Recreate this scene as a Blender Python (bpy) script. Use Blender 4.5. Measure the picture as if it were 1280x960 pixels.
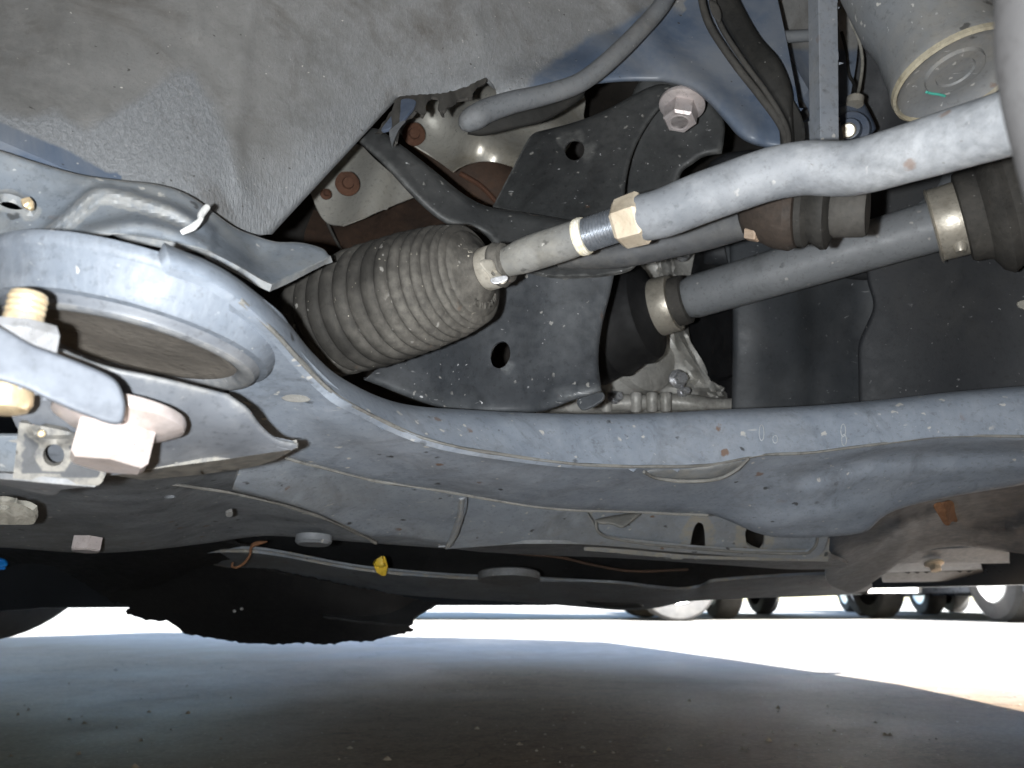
import bpy, bmesh, math, random
import numpy as np
from mathutils import Vector, Matrix, noise
from mathutils.geometry import delaunay_2d_cdt

random.seed(7)
for o in list(bpy.data.objects):
    bpy.data.objects.remove(o, do_unlink=True)
scene = bpy.context.scene
col = scene.collection

# ------------------------------------------------------------------ camera
PITCH = math.radians(15.82)
CAMZ = 0.15
cd = bpy.data.cameras.new('camera')
cam = bpy.data.objects.new('camera', cd)
col.objects.link(cam)
cam.location = (0, 0, CAMZ)
cam.rotation_euler = (math.radians(90) + PITCH, 0, 0)
cd.sensor_width = 8.0
cd.lens = 6.0
cd.clip_start = 0.01
cd.clip_end = 2000
cd.dof.use_dof = True
cd.dof.focus_distance = 0.40
cd.dof.aperture_fstop = 4.0
scene.camera = cam

# ------------------------------------------------------------------ world, sun, flash
SUN_EL = 24.0
SUN_H = Vector((-0.234, 0.968))            # horizontal travel direction of the sunlight
w = bpy.data.worlds.new('World')
scene.world = w
w.use_nodes = True
nt = w.node_tree
nt.nodes.clear()
sky = nt.nodes.new('ShaderNodeTexSky')
sky.sky_type = 'NISHITA'
sky.sun_disc = False
sky.sun_elevation = math.radians(SUN_EL)
sky.sun_rotation = math.atan2(-SUN_H.x, -SUN_H.y)
bg = nt.nodes.new('ShaderNodeBackground')
bg.inputs['Strength'].default_value = 0.05
out = nt.nodes.new('ShaderNodeOutputWorld')
nt.links.new(sky.outputs[0], bg.inputs[0])
nt.links.new(bg.outputs[0], out.inputs[0])

sl = bpy.data.lights.new('sun', 'SUN')
sl.energy = 5.0
sl.angle = math.radians(0.53)
sl.color = (1.0, 0.985, 0.96)
so = bpy.data.objects.new('sun', sl)
col.objects.link(so)
el = math.radians(SUN_EL)
sdir = Vector((SUN_H.x * math.cos(el), SUN_H.y * math.cos(el), -math.sin(el)))
so.rotation_euler = sdir.to_track_quat('-Z', 'Y').to_euler()
so.location = (3, -6, 6)

# the phone's own flash, just beside its lens
fl = bpy.data.lights.new('phone_flash', 'POINT')
fl.energy = 0.77
fl.shadow_soft_size = 0.0030
fl.color = (0.93, 0.97, 1.0)
fo = bpy.data.objects.new('phone_flash', fl)
col.objects.link(fo)
fo.location = (-0.019, 0.0, CAMZ - 0.002)

scene.view_settings.view_transform = 'Standard'
scene.view_settings.look = 'None'
scene.view_settings.exposure = 3.7
scene.view_settings.gamma = 1
scene.view_settings.use_curve_mapping = False
try:
    scene.cycles.max_bounces = 8
    scene.cycles.diffuse_bounces = 4
except Exception:
    pass

# ------------------------------------------------------------------ geometry helpers
C0 = Vector((0, 0, CAMZ))
F_ = Vector((0, math.cos(PITCH), math.sin(PITCH)))
U_ = Vector((0, -math.sin(PITCH), math.cos(PITCH)))
R_ = Vector((1, 0, 0))
FPX = 960.0
FW = Vector((0.49, 0.872, 0))       # the car's forward direction
OUTB = Vector((0.872, -0.49, 0))    # the car's outboard (right) direction
UP = Vector((0, 0, 1))


def P(x, y, d):
    x, y, d = float(x), float(y), float(d)
    return C0 + d * (F_ + R_ * ((x - 640) / FPX) - U_ * ((y - 480) / FPX))


def CAR(f, o, z):
    return FW * f + OUTB * o + UP * z


def catmull(pts, n=6, closed=False):
    pts = [np.array(p, float) for p in pts]
    if len(pts) < 3:
        n2 = max(n, 2)
        return [pts[0] + (pts[-1] - pts[0]) * (i / n2) for i in range(n2 + 1)]
    res = []
    N = len(pts)
    last = N if closed else N - 1
    for i in range(last):
        p1, p2 = pts[i], pts[(i + 1) % N]
        p0 = pts[(i - 1) % N] if (closed or i > 0) else p1 * 2 - p2
        p3 = pts[(i + 2) % N] if (closed or i + 2 < N) else p2 * 2 - p1
        # centripetal-ish: plain catmull with tension by chord
        for k in range(n):
            t = k / n
            res.append(0.5 * ((2 * p1) + (-p0 + p2) * t + (2 * p0 - 5 * p1 + 4 * p2 - p3) * t * t
                              + (-p0 + 3 * p1 - 3 * p2 + p3) * t ** 3))
    if not closed:
        res.append(pts[-1])
    return res


def resample(pts, step):
    pts = [np.array(p, float) for p in pts]
    seg = [0.0]
    for a, b in zip(pts[:-1], pts[1:]):
        seg.append(seg[-1] + np.linalg.norm((b - a)[:2]))
    L = seg[-1]
    n = max(1, int(round(L / step)))
    outp = []
    arr = np.array(pts)
    for i in range(n + 1):
        s = L * i / n
        outp.append(np.array([np.interp(s, seg, arr[:, k]) for k in range(arr.shape[1])]))
    return outp


def inside(pts, poly):
    """vectorised even-odd test: pts (n,2), poly (m,2)"""
    x, y = pts[:, 0], pts[:, 1]
    c = np.zeros(len(pts), bool)
    m = len(poly)
    j = m - 1
    for i in range(m):
        xi, yi = poly[i]
        xj, yj = poly[j]
        cond = ((yi > y) != (yj > y))
        with np.errstate(divide='ignore', invalid='ignore'):
            xx = (xj - xi) * (y - yi) / ((yj - yi) if yj != yi else 1e-12) + xi
        c ^= cond & (x < xx)
        j = i
    return c


def polydist(pts, poly, closed=True):
    poly = np.asarray(poly, float)
    a = poly if closed else poly[:-1]
    b = np.roll(poly, -1, 0) if closed else poly[1:]
    best = np.full(len(pts), 1e9)
    for p, q in zip(a, b):
        v = q - p
        L = max(v @ v, 1e-9)
        t = np.clip(((pts - p) @ v) / L, 0, 1)
        dd = np.hypot(*(pts - (p + t[:, None] * v)).T)
        best = np.minimum(best, dd)
    return best


class TPS:
    def __init__(self, ctrl):
        c = np.array(ctrl, float)
        self.p = c[:, :2] / 100
        n = len(c)
        if n < 4:
            A = np.c_[np.ones(n), self.p]
            self.w = None
            self.a = np.linalg.lstsq(A, c[:, 2], rcond=None)[0]
            return
        K = self.k(np.linalg.norm(self.p[:, None] - self.p[None], axis=2)) + np.eye(n) * 0.02
        Pm = np.c_[np.ones(n), self.p]
        A = np.zeros((n + 3, n + 3))
        A[:n, :n] = K
        A[:n, n:] = Pm
        A[n:, :n] = Pm.T
        s = np.linalg.solve(A, np.r_[c[:, 2], 0, 0, 0])
        self.w, self.a = s[:n], s[n:]

    @staticmethod
    def k(r):
        return np.where(r > 1e-9, r * r * np.log(np.maximum(r, 1e-9)), 0)

    def __call__(self, xy):
        q = np.asarray(xy, float) / 100
        v = self.a[0] + q @ self.a[1:]
        if self.w is not None:
            v = v + self.k(np.linalg.norm(q[:, None] - self.p[None], axis=2)) @ self.w
        return v


ALL = []


def link(o, parent):
    col.objects.link(o)
    if parent is not None:
        o.parent = parent
    ALL.append(o)
    return o


def tag(o, label, cat, group=None, kind=None):
    if label:
        o['label'] = label
    if cat:
        o['category'] = cat
    if group:
        o['group'] = group
    if kind:
        o['kind'] = kind
    return o


def thing(name, label, cat, group=None):
    o = bpy.data.objects.new(name, None)
    o.empty_display_size = 0.02
    link(o, None)
    return tag(o, label, cat, group)


def mesh_obj(name, verts, faces, mat, parent=None, smooth=True, angle=38, attrs=None):
    me = bpy.data.meshes.new(name)
    me.from_pydata([tuple(v) for v in verts], [], [tuple(f) for f in faces])
    me.update()
    if attrs:
        for an, vals in attrs.items():
            a = me.attributes.new(an, 'FLOAT', 'POINT')
            a.data.foreach_set('value', np.asarray(vals, np.float32))
    if smooth:
        bm = bmesh.new()
        bm.from_mesh(me)
        for f in bm.faces:
            f.smooth = True
        ca = math.radians(angle)
        for e in bm.edges:
            if len(e.link_faces) == 2 and e.calc_face_angle(0) > ca:
                e.smooth = False
        bm.to_mesh(me)
        bm.free()
    if mat:
        me.materials.append(mat)
    o = bpy.data.objects.new(name, me)
    return link(o, parent)


def outline_pts(segs, step):
    if not isinstance(segs[0], list):
        c = catmull(list(segs), 6, closed=True)
        c.append(c[0])
        pts = resample(c, step)[:-1]
        return np.array(pts), np.zeros(len(pts), int)
    pts, ids = [], []
    for si, s in enumerate(segs):
        c = catmull(s, 6) if len(s) > 2 else [np.array(p, float) for p in s]
        c = resample(c, step)
        for p in c:
            if not pts or np.hypot(*(p - pts[-1])) > step * 0.3:
                pts.append(p)
                ids.append(si)
    if np.hypot(*(pts[0] - pts[-1])) < step * 0.3:
        pts.pop()
        ids.pop()
    return np.array(pts), np.array(ids)


def ell(cx, cy, rx, ry, rot=0, n=20):
    r = math.radians(rot)
    return [(cx + rx * math.cos(a) * math.cos(r) - ry * math.sin(a) * math.sin(r),
             cy + rx * math.cos(a) * math.sin(r) + ry * math.sin(a) * math.cos(r))
            for a in [2 * math.pi * i / n for i in range(n)]]


def sheet(name, segs, ctrl, mat, parent=None, holes=(), thick=0.002, sp=12, disp=None, roll=None,
          attrs=None, bevel=0.0004, ragged=0):
    """a pressed panel with real thickness: outline seen from the lens, distances from ctrl points"""
    step = sp * 0.55
    poly, ids = outline_pts(segs, step)
    if ragged:
        rr = random.Random(len(poly))
        poly = poly + np.array([[rr.uniform(-1, 1) * ragged, rr.uniform(-1, 1) * ragged] for _ in poly])
    loops = [poly]
    for h in holes:
        loops.append(np.array(resample(list(h) + [h[0]], min(step, 4.0))[:-1]))
    x0, y0 = poly.min(0)
    x1, y1 = poly.max(0)
    gp = []
    row = 0
    yy = y0
    while yy <= y1:
        xx = x0 + (sp * 0.5 if row % 2 else 0)
        while xx <= x1:
            gp.append((xx, yy))
            xx += sp
        yy += sp * 0.87
        row += 1
    gp = np.array(gp)
    ok = inside(gp, poly)
    for L in loops[1:]:
        ok &= ~inside(gp, L)
    gp = gp[ok]
    md = np.full(len(gp), 1e9)
    for L in loops:
        md = np.minimum(md, polydist(gp, L))
    gp = gp[md > sp * 0.4]
    if roll:
        w_ = roll[0]
        nxt, prv = np.roll(poly, -1, 0), np.roll(poly, 1, 0)
        tn = nxt - prv
        tn /= np.maximum(np.linalg.norm(tn, axis=1), 1e-6)[:, None]
        area = 0.5 * np.sum(poly[:, 0] * nxt[:, 1] - nxt[:, 0] * poly[:, 1])
        nn = np.c_[-tn[:, 1], tn[:, 0]] * (1 if area > 0 else -1)
        if len(gp):
            gp = gp[polydist(gp, poly) > w_ * 1.1]
        for fr in (0.12, 0.35, 0.65, 1.0):
            q = poly + nn * w_ * fr
            kk = inside(q, poly) & (polydist(q, poly) > w_ * fr * 0.85)
            for L in loops[1:]:
                kk &= ~inside(q, L) & (polydist(q, L) > 2)
            gp = np.r_[gp, q[kk]] if len(gp) else q[kk]
    vs = [Vector(p) for L in loops for p in L] + [Vector(p) for p in gp]
    ed = []
    base = 0
    for L in loops:
        n = len(L)
        ed += [(base + i, base + (i + 1) % n) for i in range(n)]
        base += n
    r = delaunay_2d_cdt(vs, ed, [], 0, 1e-4)
    V = np.array([(v.x, v.y) for v in r[0]])
    T = [tuple(f) for f in r[2]]
    cen = np.array([V[list(f)].mean(0) for f in T])
    keep = inside(cen, poly)
    for L in loops[1:]:
        keep &= ~inside(cen, L)
    T = [t for t, k in zip(T, keep) if k]
    used = sorted({i for t in T for i in t})
    rm = {u: i for i, u in enumerate(used)}
    T = [tuple(rm[i] for i in t) for t in T]
    V = V[used]
    d = TPS(ctrl)(V)
    if roll:
        if len(roll) > 2:
            pd = np.full(len(V), 1e9)
            for si in roll[2]:
                q = poly[ids == si]
                if len(q) > 1:
                    pd = np.minimum(pd, polydist(V, q, closed=False))
        else:
            pd = polydist(V, poly)
        t = np.clip(1 - pd / roll[0], 0, 1)
        d = d + roll[1] * (1 - np.sqrt(np.maximum(0, 1 - t * t)))
    if disp:
        d = d + np.asarray(disp(V))
    W = [P(x, y, dd) for (x, y), dd in zip(V, d)]
    # normals toward the lens
    s = 0.0
    for t in T[:200]:
        a, b, c = (W[i] for i in t)
        s += (b - a).cross(c - a).dot(C0 - a)
    if s < 0:
        T = [t[::-1] for t in T]
    av = {k: np.clip(f(V), 0, 1) for k, f in attrs.items()} if attrs else None
    o = mesh_obj(name, W, T, mat, parent, smooth=True, angle=60, attrs=av)
    m = o.modifiers.new('thickness', 'SOLIDIFY')
    m.thickness = thick
    m.offset = -1
    if bevel:
        b = o.modifiers.new('edge', 'BEVEL')
        b.width = min(bevel, thick * 0.45)
        b.segments = 2
        b.limit_method = 'ANGLE'
        b.angle_limit = math.radians(55)
        b.harden_normals = True
    return o


def ridge(line, w, h):
    L = np.array(resample(catmull(line, 5), 4.0))[:, :2]

    def f(V):
        t = np.clip(polydist(V, L, closed=False) / w, 0, 1)
        return -h * (1 - t * t) ** 2
    return f


def add(*fs):
    return lambda V: sum(f(V) for f in fs)


def frames(pts):
    tang = []
    n = len(pts)
    for i in range(n):
        a = pts[max(0, i - 1)]
        b = pts[min(n - 1, i + 1)]
        tang.append((b - a).normalized())
    ref = Vector((0, 0, 1)) if abs(tang[0].z) < 0.9 else Vector((1, 0, 0))
    u = tang[0].cross(ref).normalized()
    fr = []
    for i in range(n):
        if i:
            u = (u - tang[i] * u.dot(tang[i])).normalized()
        fr.append((tang[i], u, tang[i].cross(u)))
    return fr


def tube(name, path, mat, parent=None, seg=20, sub=8, cap=True, flat=None, world=False, wob=0):
    """path of (x,y,d,r) seen from the lens (or (X,Y,Z,r) in world metres)"""
    raw = []
    for p in path:
        q = Vector(p[:3]) if world else P(*p[:3])
        raw.append((q.x, q.y, q.z, p[3]))
    sm = catmull(raw, sub) if len(raw) > 2 else catmull(raw, max(2, sub))
    pts = [Vector(s[:3]) for s in sm]
    rad = [s[3] for s in sm]
    fr = frames(pts)
    V, Fc = [], []
    for i, (p, r) in enumerate(zip(pts, rad)):
        t, u, v = fr[i]
        for k in range(seg):
            a = 2 * math.pi * k / seg
            rr = r
            if wob:
                rr *= 1 + wob * noise.noise(Vector((p.x * 60 + math.cos(a), p.y * 60 + math.sin(a), p.z * 60)))
            V.append(p + u * math.cos(a) * rr * (flat or 1) + v * math.sin(a) * rr)
    for i in range(len(pts) - 1):
        for k in range(seg):
            a, b = i * seg + k, i * seg + (k + 1) % seg
            Fc.append((a, b, b + seg, a + seg))
    if cap:
        for i, sgn in ((0, -1), (len(pts) - 1, 1)):
            t, u, v = fr[i]
            r = rad[i]
            base = len(V)
            for k in range(seg):
                a = 2 * math.pi * k / seg
                V.append(pts[i] + t * sgn * r * 0.12 + (u * math.cos(a) * (flat or 1) + v * math.sin(a)) * r * 0.86)
            for k in range(seg):
                a, b = i * seg + k, i * seg + (k + 1) % seg
                c, d = base + k, base + (k + 1) % seg
                Fc.append((a, b, d, c) if sgn < 0 else (b, a, c, d))
            Fc.append(tuple(base + k for k in range(seg))[::(1 if sgn > 0 else -1)])
    return mesh_obj(name, V, Fc, mat, parent)


def lathe(name, a, axis, prof, mat, parent=None, seg=40, wob=0, angle=38, hexa=False):
    """prof: list of (s, r) metres along axis from a; open profile, closed where r==0"""
    axis = axis.normalized()
    ref = Vector((0, 0, 1)) if abs(axis.z) < 0.9 else Vector((0, 1, 0))
    u = axis.cross(ref).normalized()
    v = axis.cross(u)
    V, Fc, rings = [], [], []
    for s, r in prof:
        if r <= 1e-7:
            rings.append([len(V)])
            V.append(a + axis * s)
            continue
        ring = []
        for k in range(seg):
            an = 2 * math.pi * (k + (0.5 if hexa else 0)) / seg
            rr = r
            if wob:
                rr *= 1 + wob * noise.noise(Vector((math.cos(an) * 2, math.sin(an) * 2, s * 40)))
            ring.append(len(V))
            V.append(a + axis * s + (u * math.cos(an) + v * math.sin(an)) * rr)
        rings.append(ring)
    for A, B in zip(rings[:-1], rings[1:]):
        if len(A) == 1 and len(B) == 1:
            continue
        for k in range(seg):
            k2 = (k + 1) % seg
            if len(A) == 1:
                Fc.append((A[0], B[k], B[k2]))
            elif len(B) == 1:
                Fc.append((A[k], B[0], A[k2]))
            else:
                Fc.append((A[k], B[k], B[k2], A[k2]))
    o = mesh_obj(name, V, Fc, mat, parent, angle=angle)
    bm = bmesh.new()
    bm.from_mesh(o.data)
    bmesh.ops.recalc_face_normals(bm, faces=bm.faces)
    bm.to_mesh(o.data)
    bm.free()
    return o


def hexhead(name, a, axis, r, h, mat, parent=None, ch=0.12):
    return lathe(name, a, axis, [(0, 0), (0, r), (h * (1 - ch), r), (h, r * 0.86), (h, 0)], mat, parent, seg=6, angle=20)


def bolt(name, a, axis, rf, hf, rh, hh, mat, parent=None, boss=0.0):
    """flange bolt: flange with a hexagon head; the hexagon is the flange's sub-part"""
    f = lathe(name, a, axis, [(0, 0), (0, rf * 0.97), (hf * 0.25, rf), (hf * 0.55, rf * 0.985), (hf, rf * 0.72), (hf, 0)], mat, parent, seg=36)
    hd = hexhead('hexagon', a + axis.normalized() * hf * 0.8, axis, rh, hh, mat, f)
    if boss:
        lathe('bolt_face', a + axis.normalized() * (hf * 0.8 + hh - 0.0002), axis, [(0, boss), (0.0006, boss * 0.95), (0.0002, boss * 0.8), (0.0002, 0)], mat, f, seg=24)
    return f


# ------------------------------------------------------------------ materials
def node(nt, kind, **kw):
    n = nt.nodes.new(kind)
    for k, v in kw.items():
        setattr(n, k, v)
    return n


def mixc(nt, fac, a, b, blend='MIX'):
    m = node(nt, 'ShaderNodeMix', data_type='RGBA', blend_type=blend)
    for sock, val in ((m.inputs[0], fac), (m.inputs[6], a), (m.inputs[7], b)):
        if isinstance(val, (int, float)):
            sock.default_value = val
        elif isinstance(val, tuple):
            sock.default_value = (*val, 1) if len(val) == 3 else val
        else:
            nt.links.new(val, sock)
    return m.outputs[2]


def maprange(nt, v, a, b, c=0.0, d=1.0):
    m = node(nt, 'ShaderNodeMapRange')
    nt.links.new(v, m.inputs[0])
    for i, x in zip((1, 2, 3, 4), (a, b, c, d)):
        m.inputs[i].default_value = x
    return m.outputs[0]


def mathn(nt, op, a, b=None):
    m = node(nt, 'ShaderNodeMath', operation=op)
    for i, v in enumerate((a, b)):
        if v is None:
            continue
        if isinstance(v, (int, float)):
            m.inputs[i].default_value = v
        else:
            nt.links.new(v, m.inputs[i])
    return m.outputs[0]


def noise_n(nt, co, scale, detail=5, rough=0.55, dist=0.0):
    n = node(nt, 'ShaderNodeTexNoise')
    nt.links.new(co, n.inputs['Vector'])
    n.inputs['Scale'].default_value = scale
    n.inputs['Detail'].default_value = detail
    n.inputs['Roughness'].default_value = rough
    n.inputs['Distortion'].default_value = dist
    return n.outputs[0]


def coords(nt, scale=(1, 1, 1), rot=(0, 0, 0)):
    tc = node(nt, 'ShaderNodeTexCoord')
    mp = node(nt, 'ShaderNodeMapping')
    mp.inputs['Scale'].default_value = scale
    mp.inputs['Rotation'].default_value = rot
    nt.links.new(tc.outputs['Object'], mp.inputs[0])
    return mp.outputs[0]


def M(name, c1, c2, rough=0.6, metal=0.0, scale=35, bump=0.12, bscale=420, dust=None, damt=0.4,
      speck=0.0, scol=(0.55, 0.53, 0.5), scratch=0.0, streak=None, edge=None, spec=0.4, aniso=(1, 1, 1), grime=0.5, chip=0.0):
    m = bpy.data.materials.new(name)
    m.use_nodes = True
    nt = m.node_tree
    bs = nt.nodes['Principled BSDF']
    co = coords(nt)
    coa = coords(nt, aniso) if aniso != (1, 1, 1) else co
    n1 = noise_n(nt, coa, scale, 7, 0.62, 0.3)
    c = mixc(nt, maprange(nt, n1, 0.25, 0.75), c1, c2)
    n2 = noise_n(nt, co, scale * 0.28, 4, 0.6)
    n3 = noise_n(nt, co, scale * 4.5, 6, 0.7)
    if grime:
        n5 = noise_n(nt, co, scale * 0.55, 9, 0.72, 0.8)
        gk = mathn(nt, 'MULTIPLY', maprange(nt, n5, 0.5, 0.66), grime)
        c = mixc(nt, gk, c, (c1[0] * .45, c1[1] * .43, c1[2] * .40))
        n6 = noise_n(nt, co, 330, 4, 0.75)
        c = mixc(nt, mathn(nt, 'MULTIPLY', maprange(nt, n6, 0.54, 0.68), grime), c, (c1[0] * .5, c1[1] * .48, c1[2] * .45))
    if dust:
        f = mathn(nt, 'MULTIPLY', maprange(nt, n2, 0.42, 0.66), damt)
        f = mathn(nt, 'MULTIPLY', f, maprange(nt, n3, 0.3, 0.6, 0.35, 1.0))
        c = mixc(nt, f, c, dust)
    if streak:
        ns = noise_n(nt, coords(nt, (420, 420, 14)), 1.0, 4, 0.65)
        c = mixc(nt, mathn(nt, 'MULTIPLY', maprange(nt, ns, 0.5, 0.75), streak[1]), c, streak[0])
    if edge:
        g = node(nt, 'ShaderNodeNewGeometry')
        e = maprange(nt, g.outputs['Pointiness'], 0.515, 0.57)
        e = mathn(nt, 'MULTIPLY', e, maprange(nt, n3, 0.35, 0.6, 0.2, 1.0))
        c = mixc(nt, mathn(nt, 'MULTIPLY', e, edge[1]), c, edge[0])
    if scratch:
        ns = noise_n(nt, coords(nt, (40, 700, 300), (0.3, 0.5, 0.6)), 1.0, 2, 0.5, 0.6)
        msk = noise_n(nt, co, 60, 2)
        f = mathn(nt, 'MULTIPLY', maprange(nt, ns, 0.70, 0.76), maprange(nt, msk, 0.5, 0.6))
        c = mixc(nt, mathn(nt, 'MULTIPLY', f, scratch), c, scol)
    if chip:
        wn = node(nt, 'ShaderNodeTexNoise')
        wn.inputs['Scale'].default_value = 240
        wn.inputs['Detail'].default_value = 3
        nt.links.new(co, wn.inputs['Vector'])
        wm = node(nt, 'ShaderNodeMix', data_type='VECTOR')
        wm.inputs[0].default_value = 0.006
        nt.links.new(co, wm.inputs[4])
        nt.links.new(wn.outputs['Color'], wm.inputs[5])
        for sc_, lim, ccol in ((75, 0.10, (0.03, 0.028, 0.026)), (48, 0.075, (0.16, 0.085, 0.045)), (120, 0.10, (0.5, 0.48, 0.44))):
            vo = node(nt, 'ShaderNodeTexVoronoi')
            vo.inputs['Scale'].default_value = sc_
            nt.links.new(wm.outputs[1], vo.inputs['Vector'])
            f = maprange(nt, vo.outputs['Distance'], lim, lim * 1.6, 1, 0)
            sel = maprange(nt, noise_n(nt, co, sc_ * .35, 2), 0.5, 0.56)
            c = mixc(nt, mathn(nt, 'MULTIPLY', mathn(nt, 'MULTIPLY', f, sel), chip), c, ccol)
    if speck:
        sn = noise_n(nt, co, 430, 1, 0.5)
        sn2 = noise_n(nt, co, 45, 2)
        f = mathn(nt, 'MULTIPLY', maprange(nt, sn, 0.745, 0.785), maprange(nt, sn2, 0.46, 0.66))
        c = mixc(nt, mathn(nt, 'MULTIPLY', f, speck), c, scol)
    nt.links.new(c, bs.inputs['Base Color'])
    nt.links.new(maprange(nt, n3, 0.3, 0.7, max(0.05, rough - 0.1), min(1, rough + 0.12)), bs.inputs['Roughness'])
    bs.inputs['Metallic'].default_value = metal
    bs.inputs['Specular IOR Level'].default_value = spec
    b = node(nt, 'ShaderNodeBump')
    b.inputs['Strength'].default_value = min(1.0, bump * 3)
    b.inputs['Distance'].default_value = 0.0006
    hn = noise_n(nt, co, bscale, 5, 0.6)
    hh = mathn(nt, 'ADD', hn, mathn(nt, 'MULTIPLY', n1, 1.2))
    nt.links.new(hh, b.inputs['Height'])
    nt.links.new(b.outputs[0], bs.inputs['Normal'])
    return m


DUSTC = (0.34, 0.31, 0.26)
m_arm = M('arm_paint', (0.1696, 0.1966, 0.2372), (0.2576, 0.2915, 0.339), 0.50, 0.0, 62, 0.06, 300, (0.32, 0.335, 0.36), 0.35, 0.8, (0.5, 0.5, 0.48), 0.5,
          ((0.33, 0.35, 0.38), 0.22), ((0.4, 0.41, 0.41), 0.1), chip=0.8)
m_arm_dim = M('arm_paint_dim', (0.1153, 0.1337, 0.1613), (0.1752, 0.1982, 0.2305), 0.50, 0.0, 62, 0.06, 300, (0.32, 0.335, 0.36), 0.35, 0.8, (0.5, 0.5, 0.48), 0.5,  # darker copy of the arm paint, offsets the near flash
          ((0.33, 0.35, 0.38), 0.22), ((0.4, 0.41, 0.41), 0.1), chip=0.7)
m_rimgold = M('rim_sealer', (0.27, 0.235, 0.16), (0.42, 0.375, 0.27), 0.6, 0, 90, 0.3, 300, (0.2, 0.19, 0.17), 0.5)
m_pit = M('dull_black', (0.006, 0.006, 0.007), (0.012, 0.012, 0.013), 0.7, 0, 25, 0.1, 200, (0.03, 0.029, 0.027), 0.35)
m_joint = M('joint_steel', (0.0189, 0.0168, 0.0151), (0.0357, 0.0294, 0.0244), 0.65, 0, 50, 0.2, 300, (0.07, 0.048, 0.035), 0.6)
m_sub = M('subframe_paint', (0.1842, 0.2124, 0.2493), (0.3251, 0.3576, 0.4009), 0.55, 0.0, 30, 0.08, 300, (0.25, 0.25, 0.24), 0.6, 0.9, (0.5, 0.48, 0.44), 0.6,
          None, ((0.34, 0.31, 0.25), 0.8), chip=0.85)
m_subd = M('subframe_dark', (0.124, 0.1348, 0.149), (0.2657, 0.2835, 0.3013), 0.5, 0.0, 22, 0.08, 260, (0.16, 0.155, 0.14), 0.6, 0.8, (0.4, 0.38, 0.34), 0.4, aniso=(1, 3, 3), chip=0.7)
m_bead = M('seam_sealer', (0.1425, 0.1462, 0.1425), (0.2175, 0.21, 0.1875), 0.7, 0, 90, 0.3, 300, (0.12, 0.11, 0.1), 0.5)
m_flange = M('flange_paint', (0.1152, 0.1344, 0.1584), (0.192, 0.216, 0.2448), 0.5, 0.0, 45, 0.06, 300, (0.3, 0.29, 0.26), 0.6, 0.7, (0.5, 0.5, 0.48), 0.4, None, ((0.4, 0.38, 0.34), 0.4), chip=0.7)
m_tube = M('tie_rod_steel', (0.1304, 0.1407, 0.1544), (0.2265, 0.2368, 0.2505), 0.62, 0.0, 55, 0.10, 420, (0.5, 0.51, 0.52), 0.5, 0.5, (0.12, 0.11, 0.1), 0.7, chip=0.55)
m_rod = M('inner_rod_steel', (0.1275, 0.1275, 0.1232), (0.2295, 0.2278, 0.2167), 0.6, 0.0, 70, 0.12, 420, (0.3, 0.28, 0.23), 0.5, 0.6, (0.06, 0.055, 0.05), 0.8, chip=0.7)
m_thread = M('thread_steel', (0.2, 0.22, 0.25), (0.3, 0.32, 0.35), 0.35, 0.7, 90, 0.05)
m_nut = M('nut_zinc', (0.55, 0.46, 0.34), (0.68, 0.6, 0.48), 0.42, 0.25, 80, 0.08, 420, (0.4, 0.3, 0.2), 0.5, 0.5, (0.3, 0.2, 0.1))
m_pink = M('bolt_zinc_pink', (0.527, 0.4675, 0.459), (0.629, 0.578, 0.5695), 0.35, 0.35, 60, 0.06, 420, (0.5, 0.38, 0.3), 0.4)
m_gold = M('bolt_gold', (0.7, 0.52, 0.3), (0.8, 0.66, 0.46), 0.32, 0.5, 60, 0.05)
m_silver = M('nut_silver', (0.527, 0.527, 0.544), (0.6375, 0.6375, 0.646), 0.3, 0.6, 60, 0.05)
m_strap = M('strap_paint', (0.0826, 0.0909, 0.1074), (0.1046, 0.1129, 0.1295), 0.55, 0, 30, 0.04, 300, (0.22, 0.24, 0.27), 0.4)
m_wing = M('bracket_paint', (0.1004, 0.1097, 0.1255), (0.1506, 0.1599, 0.1756), 0.48, 0, 40, 0.06, 300, (0.3, 0.3, 0.3), 0.5, 0.6, (0.5, 0.5, 0.5), 0.4, None, ((0.4, 0.38, 0.34), 0.6), aniso=(1, 1, 4), chip=0.5)
m_tab = M('tab_paint', (0.0476, 0.0504, 0.0549), (0.0672, 0.07, 0.0756), 0.6, 0, 45, 0.1, 300, (0.2, 0.19, 0.17), 0.4, 0, DUSTC, 0.3, None, ((0.3, 0.28, 0.24), 0.6))
m_boot = M('dusty_rubber', (0.0236, 0.0218, 0.019), (0.0438, 0.0407, 0.0362), 0.8, 0, 60, 0.16, 500, (0.17, 0.158, 0.138), 0.7, 1.0, (0.6, 0.55, 0.45), 0.5, spec=0.3, chip=0.35)
m_rub = M('black_rubber', (0.014, 0.014, 0.013), (0.028, 0.027, 0.025), 0.7, 0, 60, 0.12, 400, (0.06, 0.055, 0.048), 0.5, 0.4, spec=0.3)
m_rub2 = M('grey_rubber', (0.0375, 0.036, 0.0338), (0.0638, 0.06, 0.054), 0.75, 0, 60, 0.12, 400, (0.13, 0.12, 0.105), 0.5, 0.4, spec=0.3)
m_bush = M('bushing_rubber', (0.12, 0.1056, 0.0896), (0.192, 0.168, 0.1408), 0.8, 0, 45, 0.2, 350, (0.17, 0.15, 0.125), 0.6, chip=0.4)
m_plate = M('shield_black', (0.0257, 0.0284, 0.0324), (0.0506, 0.0554, 0.0621), 0.5, 0, 40, 0.06, 300, (0.14, 0.148, 0.155), 0.6, 1.0, (0.5, 0.5, 0.5), 1.0, None, ((0.22, 0.23, 0.23), 0.4), chip=0.45)
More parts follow.
